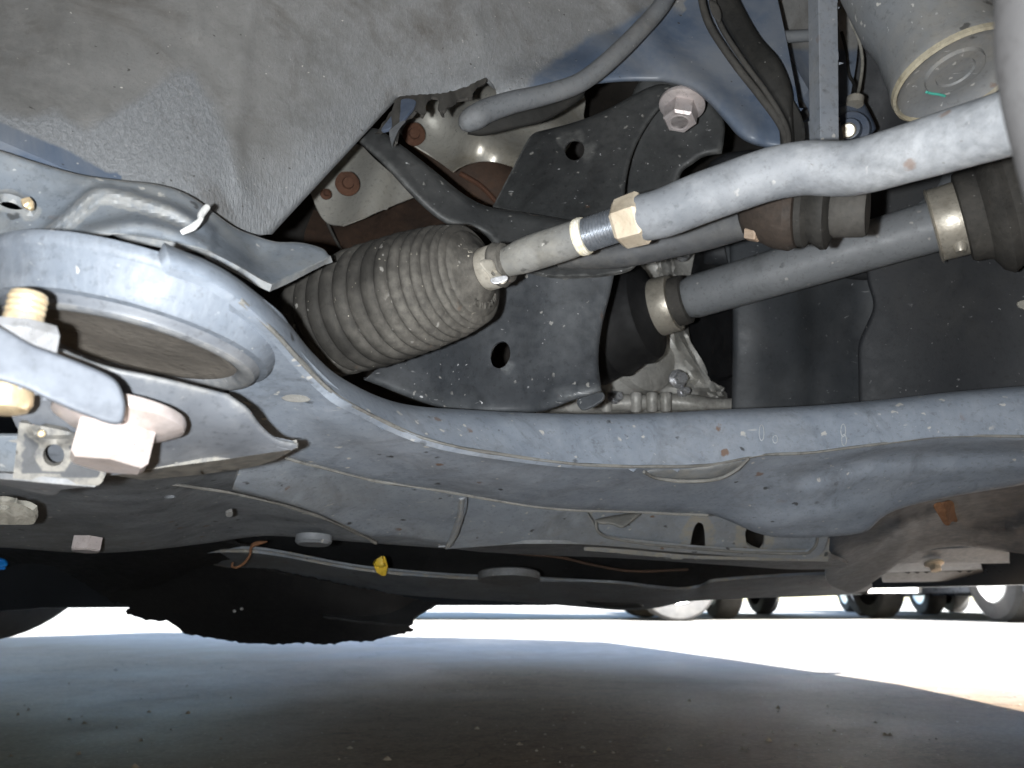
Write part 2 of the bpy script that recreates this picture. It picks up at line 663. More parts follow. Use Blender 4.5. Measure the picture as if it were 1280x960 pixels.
m_plate2 = M('shield_black_upper', (0.026, 0.027, 0.028), (0.05, 0.052, 0.052), 0.5, 0, 40, 0.06, 300, (0.1, 0.1, 0.098), 0.6, 1.0, (0.5, 0.5, 0.5), 1.0, None, ((0.2, 0.2, 0.19), 0.4), chip=0.4)
m_black = M('black_plastic', (0.018, 0.019, 0.021), (0.034, 0.036, 0.039), 0.55, 0, 25, 0.08, 300, (0.07, 0.07, 0.068), 0.5, 0.7, (0.4, 0.4, 0.4), 0.4)
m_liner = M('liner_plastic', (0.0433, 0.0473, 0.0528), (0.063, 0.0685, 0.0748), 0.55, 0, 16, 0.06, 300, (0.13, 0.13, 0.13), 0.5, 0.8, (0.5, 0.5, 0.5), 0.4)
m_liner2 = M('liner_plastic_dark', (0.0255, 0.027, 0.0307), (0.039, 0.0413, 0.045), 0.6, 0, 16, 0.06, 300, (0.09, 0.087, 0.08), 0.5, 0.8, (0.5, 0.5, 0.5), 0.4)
m_alu = M('cast_aluminium', (0.48, 0.464, 0.432), (0.736, 0.72, 0.672), 0.42, 0.2, 45, 0.12, 350, (0.16, 0.15, 0.13), 0.7, 0.3, (0.7, 0.7, 0.7))
m_foil = M('heat_shield_foil', (0.575, 0.552, 0.4945), (0.759, 0.736, 0.667), 0.36, 0.5, 30, 0.06, 200, (0.36, 0.29, 0.18), 0.6, 0.5, (0.25, 0.2, 0.12))
m_rust = M('rust', (0.066, 0.027, 0.015), (0.12, 0.057, 0.033), 0.85, 0, 70, 0.3, 300, (0.07, 0.04, 0.03), 0.5)
m_rustd = M('rust_dark', (0.03, 0.0204, 0.0156), (0.066, 0.042, 0.03), 0.8, 0, 40, 0.25, 300, (0.14, 0.075, 0.045), 0.5)
m_shaft = M('shaft_paint', (0.1632, 0.1734, 0.1836), (0.2193, 0.2295, 0.2397), 0.5, 0, 35, 0.06, 300, (0.26, 0.265, 0.27), 0.4, 0.5, (0.06, 0.06, 0.06), 0.5, chip=0.6)
m_clamp = M('clamp_steel', (0.46, 0.42, 0.35), (0.62, 0.58, 0.5), 0.4, 0.5, 70, 0.08)
m_hose = M('hose_rubber', (0.115, 0.122, 0.13), (0.165, 0.172, 0.18), 0.65, 0, 60, 0.1, 400, (0.22, 0.21, 0.195), 0.5, 0.5)
m_bar = M('bar_paint', (0.165, 0.1815, 0.2063), (0.2228, 0.2393, 0.264), 0.5, 0, 45, 0.08, 300, (0.22, 0.2, 0.17), 0.5, 0.6, (0.1, 0.1, 0.1), 0.4, chip=0.6)
m_cup = M('strut_paint', (0.1325, 0.1411, 0.1496), (0.1881, 0.1966, 0.2052), 0.5, 0, 30, 0.1, 300, (0.24, 0.22, 0.185), 0.6, 0.9, (0.6, 0.6, 0.58), 0.5, chip=0.7)
m_near = M('knuckle_paint', (0.0358, 0.0341, 0.0341), (0.0471, 0.0455, 0.0449), 0.7, 0, 20, 0.05)
m_white = M('white_paint', (0.75, 0.75, 0.72), (0.82, 0.82, 0.8), 0.6, 0, 60, 0.1)
m_green = M('green_paint', (0.05, 0.35, 0.27), (0.1, 0.45, 0.36), 0.6, 0, 60, 0.1)
m_yellow = M('yellow_plastic', (0.75, 0.5, 0.03), (0.8, 0.58, 0.08), 0.5, 0, 60, 0.05)
m_blue = M('blue_plastic', (0.01, 0.22, 0.75), (0.02, 0.3, 0.8), 0.5, 0, 60, 0.05)
m_leaf = M('dry_leaf', (0.16, 0.075, 0.035), (0.3, 0.15, 0.08), 0.8, 0, 90, 0.2)
m_cream = M('cream_film', (0.3, 0.29, 0.25), (0.42, 0.4, 0.35), 0.7, 0, 90, 0.3)
m_chalk = M('chalk', (0.34, 0.36, 0.38), (0.42, 0.44, 0.46), 0.8, 0, 200, 0.2)
m_tyre = M('tyre_rubber', (0.016, 0.016, 0.016), (0.028, 0.028, 0.028), 0.75, 0, 30, 0.1, 200, (0.06, 0.056, 0.05), 0.4, spec=0.3)
m_rim = M('alloy', (0.5, 0.5, 0.5), (0.6, 0.6, 0.6), 0.35, 0.6, 20, 0.03)
m_bluep = M('bracket_blue', (0.055, 0.075, 0.115), (0.11, 0.13, 0.17), 0.4, 0.0, 40, 0.08, 300, (0.2, 0.19, 0.17), 0.4, 0.5)
m_horn = M('horn_paint', (0.036, 0.054, 0.08), (0.058, 0.082, 0.114), 0.5, 0, 30, 0.06, 300, (0.12, 0.125, 0.13), 0.4)
m_pul = M('pulley_black', (0.012, 0.012, 0.013), (0.024, 0.024, 0.026), 0.45, 0, 30, 0.05, 300, (0.05, 0.05, 0.05), 0.4)
m_soot = M('engine_dark', (0.0126, 0.0112, 0.0098), (0.0315, 0.0266, 0.0224), 0.7, 0, 18, 0.2, 120, (0.08, 0.06, 0.045), 0.5)


def rail_material():
    """undercoated rail: body-blue paint, sprayed stone-chip coat and road dirt (masks stored on the panel)"""
    m = bpy.data.materials.new('undercoat')
    m.use_nodes = True
    nt = m.node_tree
    bs = nt.nodes['Principled BSDF']
    co = coords(nt)
    ab = node(nt, 'ShaderNodeAttribute', attribute_name='bare').outputs['Fac']
    ac = node(nt, 'ShaderNodeAttribute', attribute_name='coarse').outputs['Fac']
    n1 = noise_n(nt, co, 22, 8, 0.65, 0.4)
    n2 = noise_n(nt, co, 90, 6, 0.7)
    n4 = noise_n(nt, coords(nt, (700, 700, 240), (0.2, 0.55, 0.3)), 1.0, 4, 0.6, 0.5)
    dirt = mixc(nt, maprange(nt, n1, 0.35, 0.65), (0.155, 0.152, 0.145), (0.225, 0.222, 0.215))
    dirt = mixc(nt, maprange(nt, n2, 0.45, 0.7, 0, 0.5), dirt, (0.27, 0.262, 0.25))
    spray = mixc(nt, maprange(nt, n4, 0.38, 0.66), (0.215, 0.222, 0.23), (0.275, 0.282, 0.29))
    cm = mathn(nt, 'ADD', ac, mathn(nt, 'MULTIPLY', mathn(nt, 'SUBTRACT', n2, 0.5), 0.5))
    cm = maprange(nt, cm, 0.3, 0.7)
    base = mixc(nt, cm, dirt, spray)
    grain = noise_n(nt, co, 650, 3, 0.7)
    base = mixc(nt, maprange(nt, grain, 0.52, 0.7, 0, 0.22), base, (0.085, 0.082, 0.078))
    base = mixc(nt, maprange(nt, noise_n(nt, co, 10, 8, 0.7, 1.2), 0.48, 0.64, 0, 0.65), base, (0.095, 0.083, 0.07))
    blue = mixc(nt, maprange(nt, n1, 0.35, 0.65), (0.075, 0.10, 0.145), (0.125, 0.155, 0.205))
    blue = mixc(nt, maprange(nt, noise_n(nt, co, 11, 7, 0.7, 0.6), 0.42, 0.6, 0, 0.75), blue, (0.2, 0.21, 0.225))
    bmk = mathn(nt, 'ADD', ab, mathn(nt, 'MULTIPLY', mathn(nt, 'SUBTRACT', n1, 0.5), 0.9))
    bmk = maprange(nt, bmk, 0.4, 0.62)
    base = mixc(nt, bmk, base, blue)
    sp = maprange(nt, noise_n(nt, co, 420, 1, 0.5), 0.76, 0.80)
    sp = mathn(nt, 'MULTIPLY', sp, maprange(nt, noise_n(nt, co, 30, 2), 0.4, 0.6))
    base = mixc(nt, mathn(nt, 'MULTIPLY', sp, 0.9), base, (0.6, 0.57, 0.52))
    dk = maprange(nt, noise_n(nt, coords(nt, (1, 1, 1), (1, 2, 3)), 300, 1, 0.5), 0.77, 0.80)
    base = mixc(nt, mathn(nt, 'MULTIPLY', dk, 0.8), base, (0.04, 0.035, 0.03))
    nt.links.new(base, bs.inputs['Base Color'])
    nt.links.new(mixc(nt, bmk, (0.56, 0.56, 0.56), (0.4, 0.4, 0.4)), bs.inputs['Roughness'])
    bs.inputs['Specular IOR Level'].default_value = 0.45
    b = node(nt, 'ShaderNodeBump')
    nt.links.new(maprange(nt, bmk, 0, 1, 0.75, 0.12), b.inputs['Strength'])
    b.inputs['Distance'].default_value = 0.0006
    h = mathn(nt, 'ADD', mathn(nt, 'MULTIPLY', n4, mathn(nt, 'ADD', mathn(nt, 'MULTIPLY', cm, 1.4), 0.25)),
              mathn(nt, 'ADD', mathn(nt, 'MULTIPLY', n2, 0.5), n1))
    nt.links.new(h, b.inputs['Height'])
    nt.links.new(b.outputs[0], bs.inputs['Normal'])
    return m


m_rail = rail_material()


def ground_material():
    m = bpy.data.materials.new('worn_concrete')
    m.use_nodes = True
    nt = m.node_tree
    bs = nt.nodes['Principled BSDF']
    co = coords(nt)
    n1 = noise_n(nt, co, 1.7, 8, 0.62, 0.5)
    n2 = noise_n(nt, co, 14, 8, 0.7, 0.3)
    n3 = noise_n(nt, co, 160, 4, 0.7)
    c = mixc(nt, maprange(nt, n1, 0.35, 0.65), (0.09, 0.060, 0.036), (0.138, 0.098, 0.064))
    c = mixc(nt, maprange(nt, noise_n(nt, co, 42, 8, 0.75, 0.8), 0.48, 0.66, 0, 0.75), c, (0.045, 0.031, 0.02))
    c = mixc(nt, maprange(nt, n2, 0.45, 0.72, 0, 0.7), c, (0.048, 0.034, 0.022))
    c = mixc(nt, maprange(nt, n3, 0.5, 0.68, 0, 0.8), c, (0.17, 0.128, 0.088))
    # shade under the car and sunlit brightness beyond, painted into the concrete colour
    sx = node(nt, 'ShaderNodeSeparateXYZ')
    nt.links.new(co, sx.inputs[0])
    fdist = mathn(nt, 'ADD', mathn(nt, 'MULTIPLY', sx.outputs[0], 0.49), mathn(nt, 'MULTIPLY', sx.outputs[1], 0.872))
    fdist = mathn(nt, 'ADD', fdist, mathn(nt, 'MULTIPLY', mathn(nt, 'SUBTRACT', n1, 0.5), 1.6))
    sunlit_tone = mixc(nt, maprange(nt, n2, 0.4, 0.65), (0.2, 0.195, 0.185), (0.27, 0.262, 0.25))
    sunlit_tone = mixc(nt, maprange(nt, n3, 0.5, 0.7, 0, 0.4), sunlit_tone, (0.13, 0.125, 0.115))
    c = mixc(nt, maprange(nt, fdist, 1.55, 2.35), c, sunlit_tone)
    sp = maprange(nt, noise_n(nt, co, 130, 1, 0.5), 0.775, 0.80)
    c = mixc(nt, mathn(nt, 'MULTIPLY', sp, 0.7), c, (0.55, 0.5, 0.42))
    vo = node(nt, 'ShaderNodeTexVoronoi', feature='DISTANCE_TO_EDGE')
    wv = node(nt, 'ShaderNodeMix', data_type='VECTOR')
    wv.inputs[0].default_value = 0.12
    nt.links.new(co, wv.inputs[4])
    nn = node(nt, 'ShaderNodeTexNoise')
    nn.inputs['Scale'].default_value = 9
    nn.inputs['Detail'].default_value = 6
    nt.links.new(co, nn.inputs['Vector'])
    nt.links.new(nn.outputs['Color'], wv.inputs[5])
    nt.links.new(wv.outputs[1], vo.inputs['Vector'])
    vo.inputs['Scale'].default_value = 3.1
    crack = mathn(nt, 'MULTIPLY', maprange(nt, vo.outputs['Distance'], 0.0, 0.006, 1, 0), maprange(nt, n1, 0.5, 0.56))
    c = mixc(nt, mathn(nt, 'MULTIPLY', crack, 0.75), c, (0.03, 0.025, 0.02))
    nt.links.new(c, bs.inputs['Base Color'])
    nt.links.new(maprange(nt, n1, 0.35, 0.65, 0.60, 0.80), bs.inputs['Roughness'])
    bs.inputs['Specular IOR Level'].default_value = 0.1
    b = node(nt, 'ShaderNodeBump')
    b.inputs['Strength'].default_value = 0.5
    b.inputs['Distance'].default_value = 0.0009
    h = mathn(nt, 'ADD', n3, mathn(nt, 'MULTIPLY', n2, 0.8))
    h = mathn(nt, 'SUBTRACT', h, mathn(nt, 'MULTIPLY', crack, 0.5))
    nt.links.new(h, b.inputs['Height'])
    nt.links.new(b.outputs[0], bs.inputs['Normal'])
    return m


# ------------------------------------------------------------------ ground
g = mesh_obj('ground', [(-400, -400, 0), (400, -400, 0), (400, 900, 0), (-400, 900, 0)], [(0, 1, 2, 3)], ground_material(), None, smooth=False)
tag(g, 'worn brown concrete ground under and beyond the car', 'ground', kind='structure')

# ------------------------------------------------------------------ chassis rail (top left)
RAIL_C = [(-420, -330, .29), (-420, 10, .25), (-240, 80, .262), (500, -330, .42), (930, -330, .47), (-80, -70, .33), (0, 0, .335), (0, 172, .285), (-80, 140, .28), (130, 222, .305), (255, 255, .325), (340, 293, .362), (160, 90, .345),
          (300, 120, .375), (500, 120, .44), (420, 205, .40), (500, -60, .44), (620, 40, .47), (622, 122, .462), (740, 106, .475), (760, 30, .495),
          (826, 102, .475), (905, 150, .455), (990, 188, .44), (900, 60, .475), (960, -70, .49)]
rail = thing('chassis_rail', 'large grey undercoated chassis rail running into bare blue inner panel', 'chassis')


def bare_mask(V):
    x, y = V[:, 0], V[:, 1]
    right = 1 / (1 + np.exp(-(x - 690 - 0.55 * np.maximum(0, 40 - y) - 35 * np.sin(y / 23)) / 16))
    top = 1 / (1 + np.exp(-(y - 26 + 18 * np.sin(x / 31.0)) / 9))
    low = np.array([(-420, -15), (-90, 118), (0, 152), (40, 170), (80, 186), (110, 202), (135, 216)], float)
    lowy = np.interp(x, low[:, 0], low[:, 1])
    strip = np.where(x < 150, 1 / (1 + np.exp(-(y - lowy) / 4)), 0)
    return np.maximum(right * np.where(x < 860, top, 1), strip)


def coarse_mask(V):
    x, y = V[:, 0], V[:, 1]
    b = np.array([(-90, 130), (0, 143), (40, 150), (70, 140), (108, 165), (150, 140), (185, 118), (215, 95), (240, 92), (262, 130), (282, 170),
                  (300, 235), (345, 228), (390, 190), (430, 150), (520, 110)], float)
    by = np.interp(x, b[:, 0], b[:, 1])
    soft = np.interp(x, [0, 240, 330, 600], [5, 5, 26, 40])
    return np.interp(x, [0, 240, 420], [.2, .25, .42]) + np.interp(x, [0, 240, 420], [.7, .65, .4]) / (1 + np.exp(-(y - by) / soft))


rp = sheet('rail_panel',
      [[(-420, -330), (500, -330), (930, -330)],
       [(930, -330), (960, -70), (985, 60), (1000, 150), (990, 188)],
       [(990, 188), (950, 183), (925, 172), (905, 150), (885, 128), (866, 113), (845, 106), (826, 102)],
       [(826, 102), (780, 102), (740, 106), (690, 115), (640, 122), (622, 124)],
       [(622, 124), (618, 108), (608, 96)],
       [(608, 96), (575, 112), (545, 118), (500, 120)],
       [(500, 120), (340, 293)],
       [(340, 293), (318, 292), (290, 280), (255, 257), (205, 234), (160, 229), (100, 218), (50, 197), (0, 176), (-80, 144), (-240, 80), (-420, 10)], [(-420, 10), (-420, -330)]],
      RAIL_C, m_rail, rail, thick=0.004, sp=8, roll=(10, 0.006, [2, 3, 6]), attrs={'bare': bare_mask, 'coarse': coarse_mask},
      disp=add(ridge([(322, -30), (304, 60), (298, 130), (294, 190), (302, 240)], 16, .0022), ridge([(96, -30), (82, 30), (70, 68)], 16, .002), ridge([(250, -30), (243, 20), (246, 40)], 15, .0016),
               ridge([(590, 20), (605, 60), (600, 90), (575, 105)], 15, .002), ridge([(640, 105), (720, 88), (760, 60)], 26, .006),
               ridge([(770, -20), (820, 60), (880, 110), (940, 165)], 26, .005)), bevel=.001)
tag(rp, 'grey stone-chip coating over blue body paint', None)
fl_ = sheet('rail_flange',
      [[(-300, 90), (-160, 142), (-60, 172), (0, 188), (50, 204), (100, 218), (150, 225), (200, 231), (240, 246), (290, 282), (318, 294), (345, 302), (375, 303), (402, 310), (411, 319)],
       [(411, 319), (408, 324), (340, 356)],
       [(340, 356), (325, 349), (300, 334), (262, 315), (225, 305), (180, 297), (140, 293), (60, 300), (-60, 306), (-160, 290), (-300, 250)],
       [(-300, 250), (-300, 90)]],
      [(-300, 90, .235), (-300, 250, .225), (-60, 172, .262), (0, 188, .272), (100, 218, .282), (200, 231, .296), (240, 246, .302), (290, 282, .315), (345, 302, .33), (411, 319, .335),
       (340, 356, .295), (300, 334, .287), (225, 305, .275), (140, 293, .268), (-60, 306, .25), (60, 250, .276), (320, 322, .318), (150, 270, .278), (375, 325, .322)],
      m_flange, rail, thick=0.003, sp=4.5, roll=(6, .002, [0]),
      holes=[ell(14, 252, 20, 9, 15)],
      disp=add(ridge([(60, 290), (90, 265), (120, 241), (150, 243), (175, 250), (220, 264), (262, 290)], 12, .0045),
               ridge([(110, 290), (170, 279), (220, 290), (260, 305)], 14, .004), ridge([(-60, 262), (0, 246), (30, 252), (38, 262)], 8, .003)), bevel=.0008)
tube('paint_mark', [(227, 291, .2655, .0009), (240, 284, .2665, .0013), (250, 275, .270, .0010), (252, 268, .2735, .0013), (259, 259, .2785, .0012)], m_white, fl_, seg=10, flat=1, wob=.3)
rr = random.Random(3)
tube('rust_spot', [(32, 250, .262, .0016), (36, 257, .262, .0019), (40, 262, .262, .0008)], m_gold, fl_, seg=8, wob=.5)
# torn sealer strip at the rail's end
sheet('torn_sealer', [[(470, 166), (488, 140), (500, 121), (545, 117), (575, 111), (609, 95)],
                      [(609, 95), (606, 104), (596, 110), (588, 121), (575, 124), (566, 132), (556, 136), (551, 145), (547, 132), (549, 123), (541, 121), (533, 130), (533, 141), (527, 144),
                       (520, 138), (512, 146), (503, 152), (497, 166), (491, 181), (488, 172), (485, 162), (470, 166)]],
      [(470, 166, .425), (500, 121, .437), (609, 95, .462), (588, 121, .448), (527, 144, .425), (491, 181, .415)], m_rub2, rail, thick=0.002, sp=6, ragged=1.2,
      disp=lambda V: .004 * np.sin(V[:, 0] / 5.0))
sheet('sealer_flap', [[(486, 163), (500, 152), (507, 150)], [(507, 150), (500, 158), (494, 170), (490, 183)], [(490, 183), (487, 172), (486, 163)]],
      [(486, 163, .412), (507, 150, .418), (490, 183, .40), (495, 160, .412)], m_hose, rail, thick=0.0012, sp=5)
sheet('end_plate', [(476, 163), (490, 143), (502, 124), (520, 126), (512, 140), (497, 155)], [(476, 163, .424), (502, 124, .434), (520, 126, .432), (497, 155, .421)], m_bluep, rail, thick=0.002, sp=6)
# mounting plate and bolt under the blue panel
sheet('mount_plate', [[(780, 246), (776, 190), (800, 100), (860, 104)], [(860, 104), (890, 130), (905, 152), (905, 176), (902, 192)],
                      [(902, 192), (880, 196), (866, 205), (852, 216), (846, 240)], [(846, 240), (780, 246)]],
      [(780, 246, .54), (800, 100, .53), (905, 152, .515), (846, 240, .52)], m_plate2, rail, thick=0.004, sp=10, roll=(8, .004))
bx = bolt('flange_bolt', P(853, 128, .485), (R_ * -.22 - F_ * .42 - U_ * 1.0), .0145, .005, .0105, .0125, m_pink, rail, boss=.0065)

# ------------------------------------------------------------------ hose, seals, pipe, bar
hose = thing('drain_hose', 'grey rubber drain hose with rounded end hooked below the blue panel', 'hose')
tube('hose_tube', [(852, -40, .468, .0052), (828, 5, .462, .0052), (795, 43, .456, .0054), (762, 75, .45, .0055), (735, 97, .446, .0055), (712, 109, .443, .0056), (675, 120, .438, .0058),
                   (640, 128, .432, .0062), (610, 138, .427, .0066), (597, 145, .424, .0068), (588, 150, .424, .0064), (580, 156, .424, .0048), (576, 159, .424, .0022)], m_hose, hose, seg=24)
sheet('hose_flap', [[(588, 158), (610, 150), (650, 138), (700, 126), (732, 112)], [(732, 112), (728, 122), (712, 134), (680, 152), (640, 162), (605, 170), (584, 168)], [(584, 168), (588, 158)]],
      [(588, 158, .432), (650, 138, .441), (732, 112, .458), (680, 152, .447), (584, 168, .434)], m_rub, hose, thick=0.004, sp=7, roll=(5, .003))

seal = thing('rubber_seal', 'black ribbed rubber weather strip along edge of the blue panel', 'rubber strip')
sheet('seal_body', [[(882, -30), (900, 20), (930, 70), (962, 115), (985, 155), (988, 192)], [(988, 192), (994, 190), (992, 150), (990, 112), (975, 75), (950, 45), (925, 0), (915, -30)], [(915, -30), (882, -30)]],
      [(882, -30, .47), (930, 70, .452), (988, 192, .428), (990, 112, .436), (925, 0, .462), (950, 80, .443)], m_rub, seal, thick=0.008, sp=7, roll=(8, .005))
for off, nm in ((0, 0), (1, 1)):
    pts = [(872 + 16 * off, -30), (884 + 14 * off, 25), (915 + 13 * off, 75), (950 + 11 * off, 120), (978 + 5 * off, 160), (984 + 2 * off, 192)]
    tube('seal_rib', [(x, y, .464 - i * .0072 - off * .002, .0022 - off * .0006) for i, (x, y) in enumerate(pts)], m_rub2, seal, seg=10)
sheet('seal_clip', [(886, 0), (896, 4), (902, 18), (899, 28), (890, 18)], [(886, 0, .453), (902, 18, .45), (890, 18, .451)], m_rub2, seal, thick=.003, sp=5, roll=(3, .001))

inner = thing('inner_fender', 'dirty brown and blue inner fender panel behind the vertical bar', 'body panel')
sheet('fender_sheet', [[(895, -70), (1075, -70)], [(1075, -70), (1072, 60), (1062, 130), (1060, 196)], [(1060, 196), (960, 200)], [(960, 200), (930, 60), (895, -70)]],
      [(895, -70, .56), (1075, -70, .56), (1060, 196, .545), (960, 200, .545), (1010, 40, .555)], m_rail, inner, thick=.003, sp=11,
      attrs={'bare': lambda V: np.clip((V[:, 1] - 48) / 25, 0, 1), 'coarse': lambda V: V[:, 0] * 0 + .1}, disp=ridge([(985, 60), (1010, 120), (1030, 160)], 14, .008))
sheet('gusset', [[(995, 172), (1000, 155), (1020, 150), (1050, 146)], [(1050, 146), (1050, 182), (990, 186)], [(990, 186), (995, 172)]], [(995, 172, .5), (1050, 146, .5), (990, 186, .495)], m_sub, inner, thick=.003, sp=7)
sheet('rib_plate', [(997, 120), (1012, 144), (996, 152)], [(997, 120, .53), (1012, 144, .535), (996, 152, .525)], m_tab, inner, thick=.003, sp=6)

pipe = tube('brake_pipe', [(902, -30, .49, .0036), (925, 8, .488, .0036), (945, 32, .486, .0036), (960, 43, .484, .0038), (980, 46, .483, .0038), (1030, 43, .482, .0036)], m_hose, None, seg=14)
tag(pipe, 'thin bent grey brake pipe passing behind the vertical bar', 'pipe')

bar = thing('link_bar', 'straight grey square steel bar standing upright behind the tie rod', 'bar')
sheet('bar_face', [[(1017, -330), (1041, -330)], [(1041, -330), (1046, -60), (1048, 60), (1049, 190)], [(1049, 190), (1026, 190)], [(1026, 190), (1024, 60), (1022, -60), (1017, -330)]],
      [(1022, -60, .402), (1046, -60, .404), (1049, 190, .394), (1026, 190, .392)], m_bar, bar, thick=.010, sp=10, bevel=.0016)

brk = thing('stud_bracket', 'small blue grey angled bracket with round boss below a thin cable', 'bracket')
sheet('bracket_plate', [[(1046, 132), (1062, 127), (1074, 124)], [(1074, 124), (1081, 130), (1094, 156), (1093, 164), (1075, 178), (1046, 182)], [(1046, 182), (1046, 132)]],
      [(1046, 132, .515), (1074, 124, .52), (1094, 156, .52), (1046, 182, .505)], m_bluep, brk, thick=.004, sp=5, roll=(4, .003))
lathe('boss', P(1062, 164, .512), (C0 - P(1062, 164, .512)) + UP * .1, [(0, 0), (0, .013), (.003, .012), (.004, .008), (.010, .0065), (.011, 0)], m_bluep, brk, seg=28)
lathe('stud', P(1060, 163, .505), (C0 - P(1060, 163, .505)), [(0, .005), (.008, .005), (.009, .004), (.009, 0)], m_clamp, brk, seg=20)
lathe('cap', P(1069, 124, .515), UP + OUTB * .2, [(-.004, 0), (-.004, .0055), (.001, .0055), (.003, .003), (.003, 0)], m_clamp, brk, seg=20)
cb = thing('sensor_cable', 'thin brown cable hanging down to small blue grey bracket', 'cable')
tube('cable_run', [(1052, -20, .56, .0011), (1060, 20, .557, .0011), (1072, 45, .552, .0011), (1078, 75, .545, .0011), (1075, 105, .535, .0011), (1070, 124, .519, .0013)], m_cream, cb, seg=8)
tube('cable_branch', [(1052, 40, .55, .0011), (1058, 65, .548, .0011), (1061, 92, .543, .0011), (1067, 104, .538, .0011), (1070, 118, .525, .0012)], m_rub, cb, seg=8)

# ------------------------------------------------------------------ wheel-arch liner (right background)
lin = thing('wheel_arch_liner', 'dark plastic wheel arch liner panels behind the drive shaft', 'liner')
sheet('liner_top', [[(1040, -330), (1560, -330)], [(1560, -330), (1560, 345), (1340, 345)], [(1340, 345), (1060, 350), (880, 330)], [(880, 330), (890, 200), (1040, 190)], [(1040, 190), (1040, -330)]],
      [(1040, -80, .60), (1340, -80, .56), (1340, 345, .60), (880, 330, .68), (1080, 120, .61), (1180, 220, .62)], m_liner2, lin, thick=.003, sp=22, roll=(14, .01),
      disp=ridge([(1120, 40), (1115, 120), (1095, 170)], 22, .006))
sheet('liner_panel', [[(914, 250), (1130, 250)], [(1130, 250), (1130, 530)], [(1130, 530), (914, 530)], [(914, 530), (916, 400), (912, 310), (914, 250)]],
      [(914, 250, .64), (1130, 250, .625), (1130, 530, .615), (914, 530, .635), (1000, 400, .625), (1040, 400, .645)], m_liner, lin, thick=.003, sp=12, roll=(7, .004),
      disp=lambda V: .016 / (1 + np.exp(-(V[:, 0] - 1008) / 6)) + .002 * np.sin(V[:, 0] / 14))
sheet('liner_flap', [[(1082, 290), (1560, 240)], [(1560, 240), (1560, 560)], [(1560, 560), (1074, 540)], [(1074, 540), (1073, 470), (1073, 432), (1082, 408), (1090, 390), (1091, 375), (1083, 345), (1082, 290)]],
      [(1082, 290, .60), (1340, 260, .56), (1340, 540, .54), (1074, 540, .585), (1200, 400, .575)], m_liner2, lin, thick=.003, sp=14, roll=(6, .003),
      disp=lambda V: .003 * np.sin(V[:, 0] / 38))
sheet('liner_edge', [(905, 297), (912, 297), (919, 330), (916, 360), (911, 330)], [(905, 297, .642), (912, 297, .642), (916, 360, .64)], m_liner, lin, thick=.004, sp=6)
sheet('liner_bulge', [(1273, 378), (1282, 375), (1300, 380), (1300, 387), (1278, 386)], [(1268, 375, .5), (1300, 380, .5), (1278, 390, .5)], m_cream, lin, thick=.002, sp=6)

# ------------------------------------------------------------------ strut (upper right)
strut = thing('strut_housing', 'grey steel strut cup with cream rim and green paint dash', 'strut')
sb_, st_ = P(1197, 96, .35), P(1088, -112, .398)
ax = (st_ - sb_).normalized()
lathe('cup', sb_, ax, [(.0035, 0), (.0035, .008), (.0025, .0085), (.0025, .0125), (.0042, .013), (.0042, .019), (.003, .0235), (0.0, .0262), (0.0005, .0278), (.003, .0283), (.006, .0275), (.02, .0268), (.026, .0262),
                       (.034, .0268), (.042, .0285), (.10, .0295), (.30, .0295), (.30, 0)], m_cup, strut, seg=56, wob=.006)
lathe('rim', sb_, ax, [(.0014, .0284), (-.0006, .0281), (-.0014, .0270), (-.0006, .0262), (.001, .0258)], m_rimgold, strut, seg=56, wob=.01)
u_ = ax.cross(UP).normalized()
v_ = ax.cross(u_)
ctr = sb_ + ax * .0028


def onface(px, py, off=.0005):
    """point of the strut's lower face on the lens ray through px,py"""
    rdir = P(px, py, 1) - C0
    pl = sb_ + ax * (.0030 - off)
    t = (pl - C0).dot(ax) / rdir.dot(ax)
    return C0 + rdir * t


gm = [onface(x, y, .001) for x, y in ((1158, 115), (1165, 117), (1173, 118), (1181, 120))]
tube('paint_dash', [(p.x, p.y, p.z, .0006) for p in gm], m_green, strut, seg=8, world=True)
tube('seam_ridge', [(1139, -20, .352, .0008), (1144, 15, .348, .0009), (1147, 38, .345, .0010), (1140, 52, .345, .0010), (1130, 66, .348, .0009)], m_cup, strut, seg=8)

kn = tube('knuckle_arm', [(1302, -70, .135, .0072), (1303, 40, .135, .0074), (1309, 110, .135, .0072), (1322, 180, .134, .0068), (1345, 270, .133, .0066)], m_near, None, seg=28, wob=.05)
tag(kn, 'out of focus grey brown steel arm hanging beside the tie rod', 'steel arm')

# ------------------------------------------------------------------ exhaust shield and engine behind
eng = thing('engine_block', 'dark sooty engine underside seen through gaps behind steering gear', 'engine')
sheet('engine_wall', [[(330, 90), (960, 60)], [(960, 60), (960, 540)], [(960, 540), (330, 540)], [(330, 540), (330, 90)]],
      [(330, 90, .80), (960, 60, .86), (960, 540, .84), (330, 540, .80)], m_soot, eng, thick=.01, sp=26,
      disp=lambda V: .02 * np.sin(V[:, 0] / 34) * np.sin(V[:, 1] / 27))
sheet('engine_ledge', [[(392, 262), (430, 272), (520, 244), (560, 230)], [(560, 230), (590, 290), (560, 330), (400, 340)], [(400, 340), (380, 300), (392, 262)]],
      [(392, 262, .66), (560, 230, .68), (560, 330, .6), (400, 340, .6)], m_rustd, eng, thick=.01, sp=10, disp=lambda V: .004 * np.sin(V[:, 0] / 9))
tube('cable', [(398, 250, .60, .0012), (412, 285, .60, .0012), (430, 320, .60, .0012), (440, 345, .60, .0012)], m_rub2, eng, seg=8)

